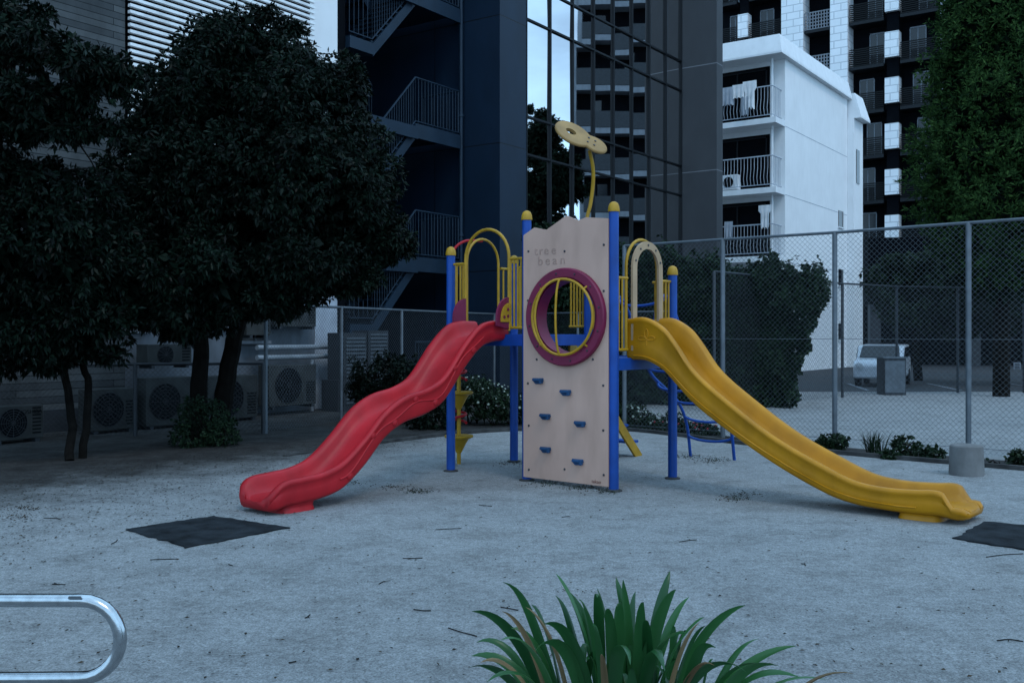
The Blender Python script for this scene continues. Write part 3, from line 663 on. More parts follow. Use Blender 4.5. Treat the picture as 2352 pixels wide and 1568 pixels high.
def ac(px0, px1, b, z, hh, label, brand=False):
    a0, a1 = FA.a_at(px0, b+.3), FA.a_at(px1, b+.3); t = thing('air_conditioner', label, 'air conditioner', FA.pt((a0+a1)/2, b+.15, z), 'air conditioner units along the left buildings')
    MB().fbox(FA, a0, a1, b, b+.3, z+.05, z+hh).build('casing', 'ac', t, bevel=.01)
    r = min((hh-.05)*.43, (a1-a0)*.33); c = FA.pt(a0+(a1-a0)*.4, b+.302, z+.05+(hh-.05)/2)
    gr = MB().lathe(c, [(r,0),(r,.004)], 28, FA.ey).build('fan_opening', 'ac_dark', t)
    m = MB()
    for k in range(1,7): m.tube([c + FA.ey*.014 + (FA.ex*math.cos(q_)+UP*math.sin(q_))*r*k/6 for q_ in [2*math.pi*i/24 for i in range(24)]], .003, 4, True)
    for k in range(6):
        q_ = math.pi*k/6; dd = (FA.ex*math.cos(q_)+UP*math.sin(q_))*r; m.tube([c+FA.ey*.018-dd, c+FA.ey*.018+dd], .003, 4)
    m.build('fan_guard', 'galv_dark', gr)
    m = MB()
    for aa_ in (a0+.1, a1-.1): m.fbox(FA, aa_-.03, aa_+.03, b-.02, b+.32, z, z+.048)
    m.build('feet', 'galv_dark', t)
    m = MB()
    for k in range(8): m.fbox(FA, a0+(a1-a0)*.78, a1-.04, b+.301, b+.306, z+.12+k*.05, z+.14+k*.05)
    m.build('side_vents', 'ac_dark', t)
    if brand: text_on('TOSHIBA', .085, FA.pt(a0+(a1-a0)*.5, b+.308, z+hh-.12), FA.ex, UP, FA.ey, 'ac_dark', t, 'lettering')
    return t
ac(-20,100, 1.0, 0, .52, 'grey air conditioner unit at the far left edge on the ground', True)
ac(205,312, .8, 0, .68, 'grey air conditioner unit on the ground right of the thin tree trunks')
ac(335,442, .8, 0, .82, 'larger air conditioner unit on the ground, left of the two thick trunks')
ac(338,440, .3, .95, .40, 'air conditioner unit set higher against the wall behind the larger one')
ac(478,592, .7, 0, .80, 'air conditioner unit on the ground right behind the thick trunks')
ac(618,726, .35, .12, .82, 'air conditioner unit on the ground behind the fence corner post, below the pipes')
ac(634,726, .02, 1.62, 1.0, 'tall air conditioner unit mounted on the wall above the pipes')
ac(566,622, .02, 1.45, .95, 'air conditioner unit mounted on the wall left of the tall one')

# ---------------------------------------------------------------- office building
a1065 = FA.a_at(1062)
ob = thing('office_building', 'dark blue office building with outdoor steel stairs and mirrored glass wall', 'building', FA.pt((a775+a1065)/2, -3, 0))
HT = 17
MB().fbox(FA, a775+.01, a775+.25, -4.2, -.02, 0, HT).build('side_wall', 'dark_in', ob)
MB().fbox(FA, a775+.26, a1065, -4.4, -4.2, 0, HT).build('back_wall', 'dark_in', ob)
bcol = FA.b_at(1148, a1065)
aend = FA.a_at(1210, bcol)
MB().fbox(FA, a1065, aend, -4.4, bcol, 0, HT).build('column', 'blue_panel', ob)
GF = Fr(FA.pt(aend, bcol)[:2], w, no)
L_ = GF.a_at(1566)
MB().fbox(GF, 0.01, L_, -8, -.15, 0, HT).build('core', 'dark_in', ob)
MB().fbox(FA, a775+.01, aend, -12, -4.41, 0, HT).build('rear_wall', 'blue_panel', ob)
bgr = GF.b_at(1646, L_); Lg = GF.a_at(1660, bgr)
MB().fbox(GF, L_+.01, Lg, -8, bgr, 0, HT+1).build('grey_column', 'grey_panel', ob)
levels = [.3,2.63,3.57,5.98,6.92,9.33,10.27,12.68,13.62,17]
NC = 8; cols = [L_*k/NC for k in range(NC+1)]
for i in range(NC):
    for j in range(len(levels)-1):
        p = MB(); a0, a1, z0, z1 = cols[i]+.03, cols[i+1]-.03, levels[j]+.03, levels[j+1]-.03
        tl = random.uniform(-.006,.006); ts = random.uniform(-.006,.006)
        p.add([GF.pt(a0,-.05+tl,z0),GF.pt(a1,-.05+tl+ts,z0),GF.pt(a1,-.05-tl+ts,z1),GF.pt(a0,-.05-tl,z1),GF.pt(a0,-.09,z0),GF.pt(a1,-.09,z0),GF.pt(a1,-.09,z1),GF.pt(a0,-.09,z1)],
              [(0,1,2,3),(7,6,5,4),(0,4,5,1),(1,5,6,2),(2,6,7,3),(3,7,4,0)])
        p.build('glass_pane', 'glass', ob)
m = MB()
for a in cols: m.fbox(GF, a-.022, a+.022, -.10, .008, .3, HT)
m.build('vertical_mullions', 'mullion', ob)
m = MB()
for z in levels: m.fbox(GF, .0, L_, -.10, .003, z-.024, z+.024)
m.build('horizontal_mullions', 'mullion', ob)
dp = MB(); dp.tube([FA.pt(a1065-.12, .05, z) for z in (0, HT)], .05, 12)
for k in range(6): dp.lathe(FA.pt(a1065-.12,.05,1+k*2.9), [(.07,0),(.07,.06)], 12)
dp.build('drain_pipe', 'dark_steel', ob)
zl = [.25, 3.26, 6.30, 9.34, 12.38]
aL0, aL1 = FA.a_at(950), a1065-.22; aM = a775+1.0
def flight(b0, b1, pA, pB, n=9):
    m = MB(); (xa, za), (xb, zb_) = pA, pB
    for b in (b0, b1-.05):
        m.prism([FA.pt(xa,b,za),FA.pt(xb,b,zb_),FA.pt(xb,b,zb_-.28),FA.pt(xa,b,za-.28)], FA.ey*.05)
    for k in range(n):
        x = xa+(xb-xa)*(k+.5)/n; z = za+(zb_-za)*(k+.5)/n; hw_ = abs(xb-xa)/n/2+.02; m.fbox(FA, x-hw_, x+hw_, b0+.05, b1-.05, z-.05, z-.01)
    return m.build('stair_flight', 'dark_steel', ob)
def rail3(p, q_, n, h=1.1):
    m = MB(); p = V(p); q_ = V(q_)
    m.tube([p+UP*h, q_+UP*h], .022, 6); m.tube([p+UP*.1, q_+UP*.1], .016, 6)
    for k in range(n+1): x = p.lerp(q_, k/n); m.tube([x+UP*.1, x+UP*h], .009, 5)
    return m.build('stair_railing', 'dark_steel', ob)
for i, z in enumerate(zl):
    m = MB().fbox(FA, aL0, aL1, -2.6, .05, z-.10, z)
    m.fbox(FA, aL0-.0, aL1, .052, .12, z-.30, z+.03); m.fbox(FA, aL0-.07, aL0-.004, -2.6, .12, z-.30, z+.03)
    m.build('landing', 'dark_steel', ob)
    rail3(FA.pt(aL0, .05, z), FA.pt(aL1, .05, z), 14); rail3(FA.pt(aL1-.02,.05,z), FA.pt(aL1-.02,-1.2,z), 8)
    zm = z-1.52
    if zm > 0:
        MB().fbox(FA, a775+.27, aM, -2.6, .1, zm-.25, zm).build('landing', 'dark_steel', ob)
        flight(-1.1, .08, (aM, zm), (aL0, z)); rail3(FA.pt(aM,.05,zm), FA.pt(aL0,.05,z), 18)
    if i < len(zl)-1:
        flight(-2.5, -1.3, (aL0, z), (aM, z+1.52)); rail3(FA.pt(aL0,-1.3,z), FA.pt(aM,-1.3,z+1.52), 16)
        rail3(FA.pt(a775+.3,.05,z+1.52), FA.pt(aM,.05,z+1.52), 5)
for z in zl[1:]:
    MB().fbox(FA, a775+.27, aL0-.08, .13, .20, z-.34, z-.06).build('edge_beam', 'dark_steel', ob)
for px0, px1, b, z1, lab in ((790,842,1.0,1.55,'slatted grey cabinet behind the fence, left of its pair'),(846,892,1.0,1.6,'slatted grey cabinet behind the fence, right of its pair'),(776,812,.9,.62,'small grey vented box low behind the fence')):
    a0, a1 = FA.a_at(px0,b), FA.a_at(px1,b); t = thing('utility_cabinet', lab, 'cabinet', FA.pt((a0+a1)/2,b-.2,0), 'grey cabinets below the stairs')
    MB().fbox(FA, a0, a1, b-.45, b, 0, z1).build('housing', 'galv_dark', t)
    m = MB(); z = .15
    while z < z1-.1: m.fbox(FA, a0+.05, a1-.05, b+.002, b+.02, z, z+.035); z += .075
    m.build('front_slats', 'galv', t)

# ---------------------------------------------------------------- white apartment block
WB = Fr((10.97, 40), w, no)
wb = thing('apartment_block', 'white four storey apartment block with laundry on its balconies', 'building', WB.pt(6, -4, 0))
WL = WB.a_at(1946); WW = WB.a_at(1982, .3)
MB().fbox(WB, 0, WL, -9, 0, 0, 12.6).build('wall', 'white_wall', wb)
def roof(nm, base, top, z0, z1, z2):
    m = MB(); vs = [WB.pt(a,b,z0) for a,b in base]+[WB.pt(a,b,z1) for a,b in base]+[WB.pt(a,b,z2) for a,b in top]
    m.add(vs, [(3,2,1,0),(8,9,10,11)] + [(i,(i+1)%4,4+(i+1)%4,4+i) for i in range(4)] + [(4+i,4+(i+1)%4,8+(i+1)%4,8+i) for i in range(4)]); m.build(nm, 'white_part', wb, angle=8)
roof('roof', [(-1.0,-9.3),(WL+.05,-9.3),(WL+.05,.22),(-1.0,.22)], [(-.80,-9.0),(WL-.02,-9.0),(WL-.02,.06),(-.80,.06)], 12.602, 12.68, 13.4)
MB().fbox(WB, WL+.01, WW, -3, .30, 0, 11.7).build('wing', 'white_wall', wb)
roof('wing_roof', [(WL+.06,-3.2),(WW+.1,-3.2),(WW+.1,.62),(WL+.06,.62)], [(WL+.1,-3),(WW-.1,-3),(WW-.1,.32),(WL+.1,.32)], 11.71, 11.8, 12.9)
for z in (10.1,7.35,4.65,1.95):
    MB().fbox(WB, -1.05, -.003, -9, .0, z-.22, z).build('balcony_slab', 'white_part', wb)
    m = MB(); b = -.2
    m.tube([WB.pt(-1.0,-9,z+1.25), WB.pt(-1.0,-.15,z+1.25), WB.pt(0,-.15,z+1.25)], .025, 6); m.tube([WB.pt(-1.0,-9,z+.12), WB.pt(-1.0,-.15,z+.12), WB.pt(0,-.15,z+.12)], .018, 6)
    while b > -5.5:
        m.tube([WB.pt(-1.0,b,z+.12), WB.pt(-1.09,b,z+.4), WB.pt(-1.0,b,z+.8), WB.pt(-1.0,b,z+1.25)], .012, 4); b -= .14
    for a in (-.85,-.68,-.5,-.33,-.16): m.tube([WB.pt(a,-.15,z+.12), WB.pt(a,-.15,z+1.25)], .012, 4)
    m.build('balcony_railing', 'cloth_grey', wb)
    wn = MB().fbox(WB, -.03, -.005, -3.2, -.62, z+.02, z+2.3).build('balcony_window', 'dark_in', wb)
    m = MB(); 
    for b_ in (-3.23,-2.0,-.76): m.fbox(WB, -.06, -.031, b_-.03, b_+.03, z+.02, z+2.15)
    m.fbox(WB, -.06, -.031, -3.2, -.8, z+2.16, z+2.22); m.build('window_frame', 'mullion', wn)
    MB().fbox(WB, -.02, -.004, -8.5, -3.4, z+.3, z+2.0).build('balcony_window', 'dark_glass', wb)
MB().tube([WB.pt(-.5,-.35,z) for z in (2,12.55)], .05, 8).build('drain_pipe', 'white_part', wb)
for a, z in ((WL-1.4,6.5),(WL-1.4,3.8),(WL-1.4,1.3)):
    o = MB().fbox(WB, a, a+.7, .003, .03, z, z+.75).build('window', 'dark_glass', wb)
    MB().fbox(WB, a-.05, a+.75, .003, .08, z-.06, z-.004).build('sill', 'white_part', o)
MB().fbox(WB, WL+.4, WL+.9, .303, .33, 8.7, 10.3).build('window', 'dark_glass', wb)
m = MB()
for z in (9.9,7.15,4.45): m.fbox(WB, 0.01, WL-.01, .001, .006, z-.012, z+.012)
m.build('wall_joint', 'cloth_grey', wb)
def cloth(px, py, pw, ph, label, m='cloth', shirt=False):
    b = WB.b_at(px, -1.15); s_ = WB.pt(0,b).y/F
    m_ = MB(); W_ = pw*s_; Hh = ph*s_; z1 = H-(py-HOR)*s_; nx = 10; nz = 8; vs = []
    for j in range(nz+1):
        for i in range(nx+1):
            x = (i/nx-.5)*W_; wd = 1.0
            if shirt: wd = 1.0 if j < 3 else .68
            vs.append(WB.pt(-1.16-.04*math.sin(i*1.7+px)*(j/nz+.2), b+x*wd, z1-Hh*j/nz*(1+.06*math.sin(i*2.1+px))))
    fs = [(j*(nx+1)+i, j*(nx+1)+i+1, (j+1)*(nx+1)+i+1, (j+1)*(nx+1)+i) for j in range(nz) for i in range(nx)]
    m_.add(vs, fs); return tag(m_.build('laundry', m, angle=80), label, 'laundry', 'laundry on the balconies')
cloth(1672,214,26,40,'pale grey towel at the left on the top balcony railing','cloth_grey')
cloth(1696,208,28,30,'short white cloth in the middle of the top balcony laundry')
cloth(1722,200,32,62,'long white garment hanging on the top balcony railing', 'cloth', True)
cloth(1712,235,18,42,'narrow grey cloth below the top balcony laundry','cloth_grey')
cloth(1757,478,30,52,'white shirt hanging at the third balcony from the top', 'cloth', True)
cloth(1674,515,20,36,'grey cloth on the left of the third balcony from the top','cloth_grey')
b_ = WB.b_at(1676,-.9); t = thing('balcony_air_conditioner', 'white air conditioner standing on the second balcony from the top', 'air conditioner', WB.pt(-.7,b_,7.36))
MB().fbox(WB, -.93,-.6, b_-.35,b_+.35, 7.40,8.0).build('casing','white_part',t,bevel=.02); MB().lathe(WB.pt(-.932,b_-.05,7.7),[(.22,0),(.22,.01)],20,-WB.ex).build('fan_opening','ac_dark',t)

# ---------------------------------------------------------------- tall apartment tower
def tower(name_label, fr, spans, top, z0, mass, back=12):
    t = thing('apartment_tower', name_label, 'building', fr.pt((mass[0]+mass[1])/2, -back/2, 0))
    MB().fbox(fr, mass[0], mass[1], -back, 0, 0, top).build('wall', 'dark_in', t)
    MB().fbox(fr, mass[0]-.1, mass[1]+.1, -back-.1, .1, top, top+.6).build('parapet', 'grey_white', t)
    nf = int((top-z0)/2.9)
    for kind, a0, a1 in spans:
        if kind == 'pier': MB().fbox(fr, a0, a1, .002, 1.3, 0, top).build('pier', 'tile', t)
        if kind == 'greypier': MB().fbox(fr, a0, a1, .002, 1.0, 0, top).build('pier', 'grey_white', t)
        if kind == 'check':
            MB().fbox(fr, a0+.05, a1-.05, .002, .9, 0, top).build('dark_bay', 'dark_in', t)
            for k in range(nf): MB().fbox(fr, a0, a1, .5, 1.2, z0+.3+2.9*k, z0+1.9+2.9*k).build('tile_panel', 'tile', t)
        if kind in ('balc','lat','pale'):
            for k in range(nf):
                z = z0+2.9*k
                MB().fbox(fr, a0, a1, .002, 1.15, z-(.2 if kind != 'pale' else .38), z).build('balcony_slab', 'mullion' if kind != 'pale' else 'grey_white', t)
                m = MB()
                if kind == 'balc':
                    for q_ in range(9): m.fbox(fr, a0, a1, 1.12, 1.16, z+.02+q_*.13, z+.09+q_*.13)
                    m.build('balcony_screen', 'black_rail', t)
                elif kind == 'lat':
                    for q_ in range(6): m.fbox(fr, a0, a1, 1.10, 1.16, z+.0+q_*.22, z+.06+q_*.22)
                    for q_ in range(10): x = a0+(a1-a0)*q_/9; m.fbox(fr, x-.03, x+.03, 1.161, 1.19, z, z+1.16)
                    m.build('balcony_screen', 'grey_white', t)
                else:
                    m.fbox(fr, a0, a1, 1.05, 1.10, z+.05, z+1.15); m.build('balcony_screen', 'galv_dark', t)
                    x0 = a0+(a1-a0)*random.uniform(.1,.6); MB().fbox(fr, x0, x0+.7, .004, .03, z+1.2, z+2.1).build('window', 'cloth_grey' if random.random() < .4 else 'dark_glass', t)
                if kind == 'balc' and random.random() < .75:
                    x = a0+(a1-a0)*random.uniform(.1,.5); o = MB().fbox(fr, x, x+(a1-a0)*.42, .004, .03, z+.1, z+2.2).build('window', 'dark_glass', t)
                    m = MB(); 
                    for q_ in (0,.5,1): m.fbox(fr, x+(a1-a0)*.42*q_-.03, x+(a1-a0)*.42*q_+.03, .031, .05, z+.1, z+2.2)
                    m.fbox(fr, x, x+(a1-a0)*.42, .031, .06, z+2.2, z+2.28); m.build('window_frame', 'grey_white', o)
    return t
TF = Fr((24.5, 64), (.8212,-.5707), (-.5707,-.8212))
ta = lambda px: TF.a_at(px, 1.0)
spans = [('balc', ta(1640), ta(1694)), ('check', ta(1697), ta(1720)), ('balc', ta(1722), ta(1796)), ('pier', ta(1798), ta(1848)), ('lat', ta(1850), ta(1908)), ('pier', ta(1910), ta(1950)),
         ('balc', ta(1952), ta(2031)), ('check', ta(2034), ta(2066)), ('balc', ta(2069), ta(2157)), ('greypier', ta(2160), ta(2178))]
tower('tall black and white apartment tower rising behind the white block', TF, spans, 30, 1.4, (ta(1600), ta(2178)))
def refl(px, dist):
    a = GF.a_at(px); p = GF.pt(a, 0); d = V(((px-CX)/F, 1, 0)).normalized(); nn = GF.ey; r_ = d - nn*2*d.dot(nn); return p + r_*dist, r_
pL, rL = refl(1322, 43); pR, rR = refl(1575, 43)
ex_ = V((-rL.y, rL.x, 0)).normalized()
if ex_.dot(pR-pL) < 0: ex_ = -ex_
RL = (pR-pL).dot(ex_) ; RF = Fr(pL[:2], ex_[:2], (-rL)[:2])
tower('grey balconied apartment tower standing across the street, mirrored in the office glass', RF, [('greypier', 0, .3), ('pale', .3, RL*.66), ('balc', RL*.66, RL+3)], 34, 1.2, (0, RL+3))
pb = thing('parking_building', 'low dark building behind the conifer at the right edge', 'building', (26, 46, 0))
PB = Fr(P(1995,0,48)[:2], (1,-.12), (-.12,-1))
MB().fbox(PB, 0, 26, -10, -3, 0, 6.2).build('wall', 'dark_in', pb); MB().fbox(PB, 0, 26, -3, 0, 3.0, 6.2).build('upper_floor', 'dark_in', pb)
for k in range(6): MB().fbox(PB, .1+k*4.6, .6+k*4.6, -.6, -.1, 0, 3.0).build('pillar', 'galv_dark', pb)

# ---------------------------------------------------------------- car, cabinet, signs
cpos = V((P(2028, 0, 30).x, 30, 0)); CF = Fr(cpos[:2], (.45,.89), (.89,-.45)); K = .82
car = thing('parked_car', 'white car parked behind the far fence beside a grey cabinet', 'car', cpos)
cfp = lambda a, b, z: CF.pt(a*K, b*K, z*K)
prof = [(-1.75,.3),(-1.8,.78),(-1.6,.95),(-1.0,1.02),(-.55,1.46),(1.2,1.50),(1.6,1.05),(1.8,.95),(1.8,.35)]
MB().prism([cfp(a,-.8,z) for a,z in prof], CF.ey*1.6*K).build('body', 'car', car, bevel=.06)
m = MB()
for s_ in (-.815,.802): m.prism([cfp(a,s_,z) for a,z in ((-.9,1.03),(-.5,1.40),(1.15,1.43),(1.45,1.05))], CF.ey*.01)
m.build('side_window', 'dark_glass', car)
m = MB(); m.prism([cfp(-1.02,-.68,1.03),cfp(-1.02,.68,1.03),cfp(-.60,.62,1.43),cfp(-.60,-.62,1.43)], V((CF.ex*-.02)+UP*.02)); m.build('windscreen', 'dark_glass', car)
for a in (-1.1,1.15):
    for s_ in (-.82,.62):
        wh = MB().lathe(cfp(a,s_,.3), [(.16,0),(.25,.02),(.25,.16),(.16,.17)], 20, CF.ey).build('wheel', 'tyre', car)
        MB().lathe(cfp(a,s_,.3)+CF.ey*(.175 if s_>0 else -.012), [(.13,0),(.13,.012)], 16, CF.ey).build('rim', 'galv', wh)
for s_ in (-.58,.58): MB().lathe(cfp(-1.79,s_,.74), [(.1,0),(.1,.05),(.02,.07)], 14, -CF.ex).build('headlight', 'lamp', car)
IF = Fr((0,0),(1,0),(0,-1))
c = P(2049,0,25.2); tc = thing('electric_cabinet', 'grey metal cabinet standing on the far side of the second court', 'cabinet', (c.x,25.2,0))
MB().fbox(IF, c.x-.28,c.x+.28,-25.5,-25.0,0,.92).build('housing','galv_dark',tc,bevel=.01); MB().fbox(IF, c.x-.31,c.x+.31,-25.53,-24.97,.921,.96).build('lid','galv',tc); MB().fbox(IF, c.x-.25,c.x+.25,-24.998,-24.985,.06,.86).build('door','galv',tc)
for px, lab, mk in ((2303,'small white notice with red mark on the far fence, left one','sign_red'),(2337,'small white notice with dark lines on the far fence, right one','mullion')):
    c = P(px,840,25.9); t = thing('notice_board', lab, 'sign', (c.x,25.9,c.z-.1), 'notices on the far fence')
    MB().fbox(IF, c.x-.09,c.x+.09,-25.93,-25.9,c.z-.09,c.z+.09).build('board','grey_white',t)
    if mk == 'sign_red': MB().tube([V((c.x+.05*math.cos(q_), 25.89, c.z+.02+.05*math.sin(q_))) for q_ in [2*math.pi*i/16 for i in range(16)]], .012, 5, True).build('mark', mk, t)
    else:
        m = MB()
        for k in range(4): m.fbox(IF, c.x-.07,c.x+.07-.02*(k%2),-25.897,-25.89,c.z-.075+k*.04,c.z-.055+k*.04)
        m.build('mark', mk, t)

# ---------------------------------------------------------------- trees
def limb(pts, r0, r1):
    sp_ = smooth_path(pts, 5); n = len(sp_)
    for i in range(1, n-1): sp_[i] += V((random.uniform(-1,1), random.uniform(-1,1), 0))*.012
    return sp_, [r0+(r1-r0)*i/(n-1) for i in range(n)]
def tree(label, base, trunks, ells, leafargs, group=None, cat='tree', tname='broadleaf_tree', bark='bark', inner=.25, sprigs=0):
    t = thing(tname, label, cat, base, group)
    m = MB()
    for pts, r0, r1 in trunks: s_, r_ = limb(pts, r0, r1); m.tube(s_, r_, 9)
    m.build('trunk', bark, t)
    ells = list(ells); extra = []
    for _ in range(sprigs):     # small loose twigs that break the outline
        e = random.choice(ells); d = V((random.gauss(0,1), random.gauss(0,.5), random.gauss(0,1)+.1)).normalized(); r = e[1]
        k = random.uniform(1.0,1.28); s_ = random.uniform(.09,.24)
        extra.append((V(e[0]) + V((d.x*r[0]*k, d.y*r[1]*k, d.z*r[2]*k)), (s_*1.3, s_, s_*.75), int(260*s_)))
    lim = MB(); top = [V(tr[0][-1]) for tr in trunks]
    for e in ells:
        c_ = V(e[0]); o = min(top, key=lambda q_: (q_-c_).length)
        for k in range(5):
            d = V((random.gauss(0,1)*e[1][0], random.gauss(0,1)*e[1][1], random.gauss(0,.8)*e[1][2]))*.5
            s_, r_ = limb([o, o.lerp(c_, .5)+V((0,0,.1)), c_+d*.5, c_+d], .03, .006); lim.tube(s_, r_, 5)
    for e in extra:
        c_ = V(e[0]); o = min([V(q[0]) for q in ells], key=lambda q_: (q_-c_).length); lim.tube([o, o.lerp(c_,.6)+V((0,0,.05)), c_], [.014,.008,.004], 4)
    lim.build('limbs', bark, t)
    C1, A1 = clumps(ells, leafargs.get('gap',-.15), leafargs.get('freq',1.4), .55); Cs, As = (clumps(extra, -1, 1, .1) if extra else (np.zeros((0,3)), np.zeros((0,3))))
    Q, n = leaf_quads(np.vstack([C1, Cs]), np.vstack([A1, As]), leafargs['k'], leafargs['L'], leafargs['W']); quads_obj('crown', Q, n, leafargs['m'], t)
    if inner:
        crown('inner_crown', [(e[0], e[1], int(e[2]*inner)) for e in ells], 6, leafargs['L']*2, leafargs['W']*3, 'leaf_far' if leafargs['m'] != 'leaf_dark' else 'leaf_dark', t, gap=-.5, freq=leafargs.get('freq',1.4), shell=.1, outer=.68)
    return t
E = lambda px, py, Y, rx, ry, rz, n: (P(px, py, Y), (rx, ry, rz), n)
tb = G(480, 1005)
tree('large dense dark evergreen tree with two thick trunks in front of the louvre screen', tb,
     [([G(458,1003), P(455,900,14.4), P(462,800,14.3), P(470,700,14.2), P(520,560,13.9)], .13, .09), ([P(505,985,14.7), P(515,900,14.6), P(535,800,14.5), P(560,700,14.3), P(640,540,13.8), P(600,300,13.6)], .15, .08)],
     [E(545,130,13.6,.76,1.1,.58,1300), E(470,235,13.5,.86,1.3,.76,1600), E(660,240,13.6,.98,1.3,.78,1800), E(640,420,13.4,1.48,1.5,1.12,3200), E(800,430,13.7,.70,.9,.72,900), E(790,215,13.8,.36,.6,.46,340),
      E(420,430,13.2,.95,1.3,1.0,1600), E(440,620,12.8,1.1,1.1,.70,1600), E(690,600,13.3,.95,1.1,.50,1000), E(350,330,13.3,.24,.5,.38,160), E(860,540,13.8,.30,.5,.36,190), E(330,600,12.6,.55,.6,.60,450), E(560,690,12.9,.5,.6,.22,220), E(310,690,12.5,.35,.4,.25,180), E(800,640,13.6,.30,.4,.20,140), E(420,745,12.9,.35,.4,.16,120), E(620,700,13.2,.3,.3,.14,80)],
     dict(k=9, L=.098, W=.035, m='leaf_dark', gap=-.17, freq=1.6), sprigs=130)
tree('thin dark tree with slender trunks and overhanging branches at the left edge', G(170,1060),
     [([G(160,1058), P(165,960,12.2), P(148,850,12.2), P(135,760,12.2), P(110,640,12)], .055, .035), ([G(190,1052), P(205,900,12.3), P(190,830,12.3), P(215,730,12.2), P(240,600,12)], .05, .03), ([P(-40,860,11), P(-20,500,11), P(0,250,11), P(15,60,11)], .06, .04)],
     [E(15,60,10.8,.34,.8,.38,230), E(130,125,10.6,.34,.6,.07,100), E(225,165,10.6,.32,.5,.08,105), E(120,215,10.6,.31,.5,.07,80), E(40,262,10.7,.44,.7,.20,200), E(150,285,10.7,.31,.5,.08,95), E(80,560,11.4,1.02,1,.80,1700), E(230,560,11.8,.56,.8,.68,820), E(60,725,11.6,.9,.9,.5,850), E(190,730,11.8,.7,.8,.42,560), E(-60,350,11,.42,.8,1.4,650), E(80,420,11.2,.5,.6,.22,260), E(270,650,12,.45,.5,.5,380), E(90,820,11.9,.5,.4,.18,130)],
     dict(k=8, L=.098, W=.035, m='leaf_dark', gap=-.05, freq=2.0), inner=.10, sprigs=90)
def conifer(label, x, y, zt, R, n, m='leaf_conifer', zb_=1.6, group=None, L_=.16, W_=.042):
    t = thing('conifer_tree', label, 'tree', (x,y,0), group)
    MB().tube([V((x,y,0)), V((x+.02,y,zt*.5)), V((x,y,zt*.97))], [.2,.12,.02], 10).build('trunk', 'bark', t)
    def layer(nm, n, s0, s1, mm, L_, W_):
        zz = zb_ + (zt-zb_)*rng.random(n)**1.1; f = (zz-zb_)/(zt-zb_)
        prof_ = R*np.minimum(1, (f*5+.35))*np.clip(1.0-f**1.5, 0, 1)**.8
        th = rng.random(n)*2*np.pi
        lump = np.array([1+.26*noise.noise(V((math.cos(a)*2.2, math.sin(a)*2.2, z*1.2))) + .36*noise.noise(V((math.cos(a)*5, math.sin(a)*5, z*2.6))) for a, z in zip(th, zz)])
        rr = prof_*lump*(s0+(s1-s0)*rng.random(n)**.5)
        C = np.stack([x+rr*np.cos(th), y+rr*np.sin(th), zz+.25*rng.random(n)], 1); A = nrmz(np.stack([np.cos(th), np.sin(th), np.full(n,.75)], 1))
        Q, k = leaf_quads(C, A, 7, L_, W_, spread=.75, droop=-.1); quads_obj(nm, Q, k, mm, t)
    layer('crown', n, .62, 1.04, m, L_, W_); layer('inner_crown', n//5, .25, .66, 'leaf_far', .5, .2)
    return t
cx_ = P(2300,0,24.5).x
conifer('tall feathery green conifer at the right edge behind the fences', cx_, 24.5, 17, 1.88, 23000, zb_=2.6)
pT, rT = refl(1250, 20); q0 = V((pT.x, pT.y, 0)); sdT = V((-rT.y, rT.x, 0))
tree('leafy tree standing right of the view that the glass wall mirrors', q0, [([q0, q0+UP*4, q0+UP*8.5], .2, .08)],
     [(q0+UP*10.4, (.9,.9,1.3), 420), (q0+sdT*.7+UP*8.6, (1.2,1.2,1.2), 600), (q0-sdT*.6+UP*8.0, (1.1,1.1,1.2), 520), (q0+UP*6.2, (1.6,1.6,1.3), 800), (q0+sdT*.5+UP*4.2, (1.5,1.5,1.2), 600), (q0-sdT*.5+UP*3.2, (1.4,1.4,1.0), 400)], dict(k=8, L=.26, W=.11, m='leaf_far', gap=-.1, freq=1.2), sprigs=30)
tree('dark leafy tree between the white block and the green conifer', (P(2110,0,33).x,33,0), [([V((P(2110,0,33).x,33,0)), P(2105,760,33), P(2110,640,33)], .15, .1)],
     [E(2100,650,33,1.4,1.6,.9,900), E(2210,640,32,1.5,1.5,1.2,900), E(2045,680,33,.5,1,.5,260), E(2160,720,32,1.7,1.4,.6,500)], dict(k=8, L=.18, W=.08, m='leaf_ivy', gap=-.12, freq=1.2), sprigs=30)
tree('dark leafy tree low at the right edge behind the conifer', (P(2400,0,30).x,30,0), [([V((P(2400,0,30).x,30,0)), P(2395,760,30), P(2400,680,30)], .15, .1)],
     [E(2380,690,30,1.9,1.5,.9,700), E(2300,720,29,1.2,1.2,.5,300)], dict(k=8, L=.18, W=.08, m='leaf_far', gap=-.15, freq=1.1), sprigs=10)

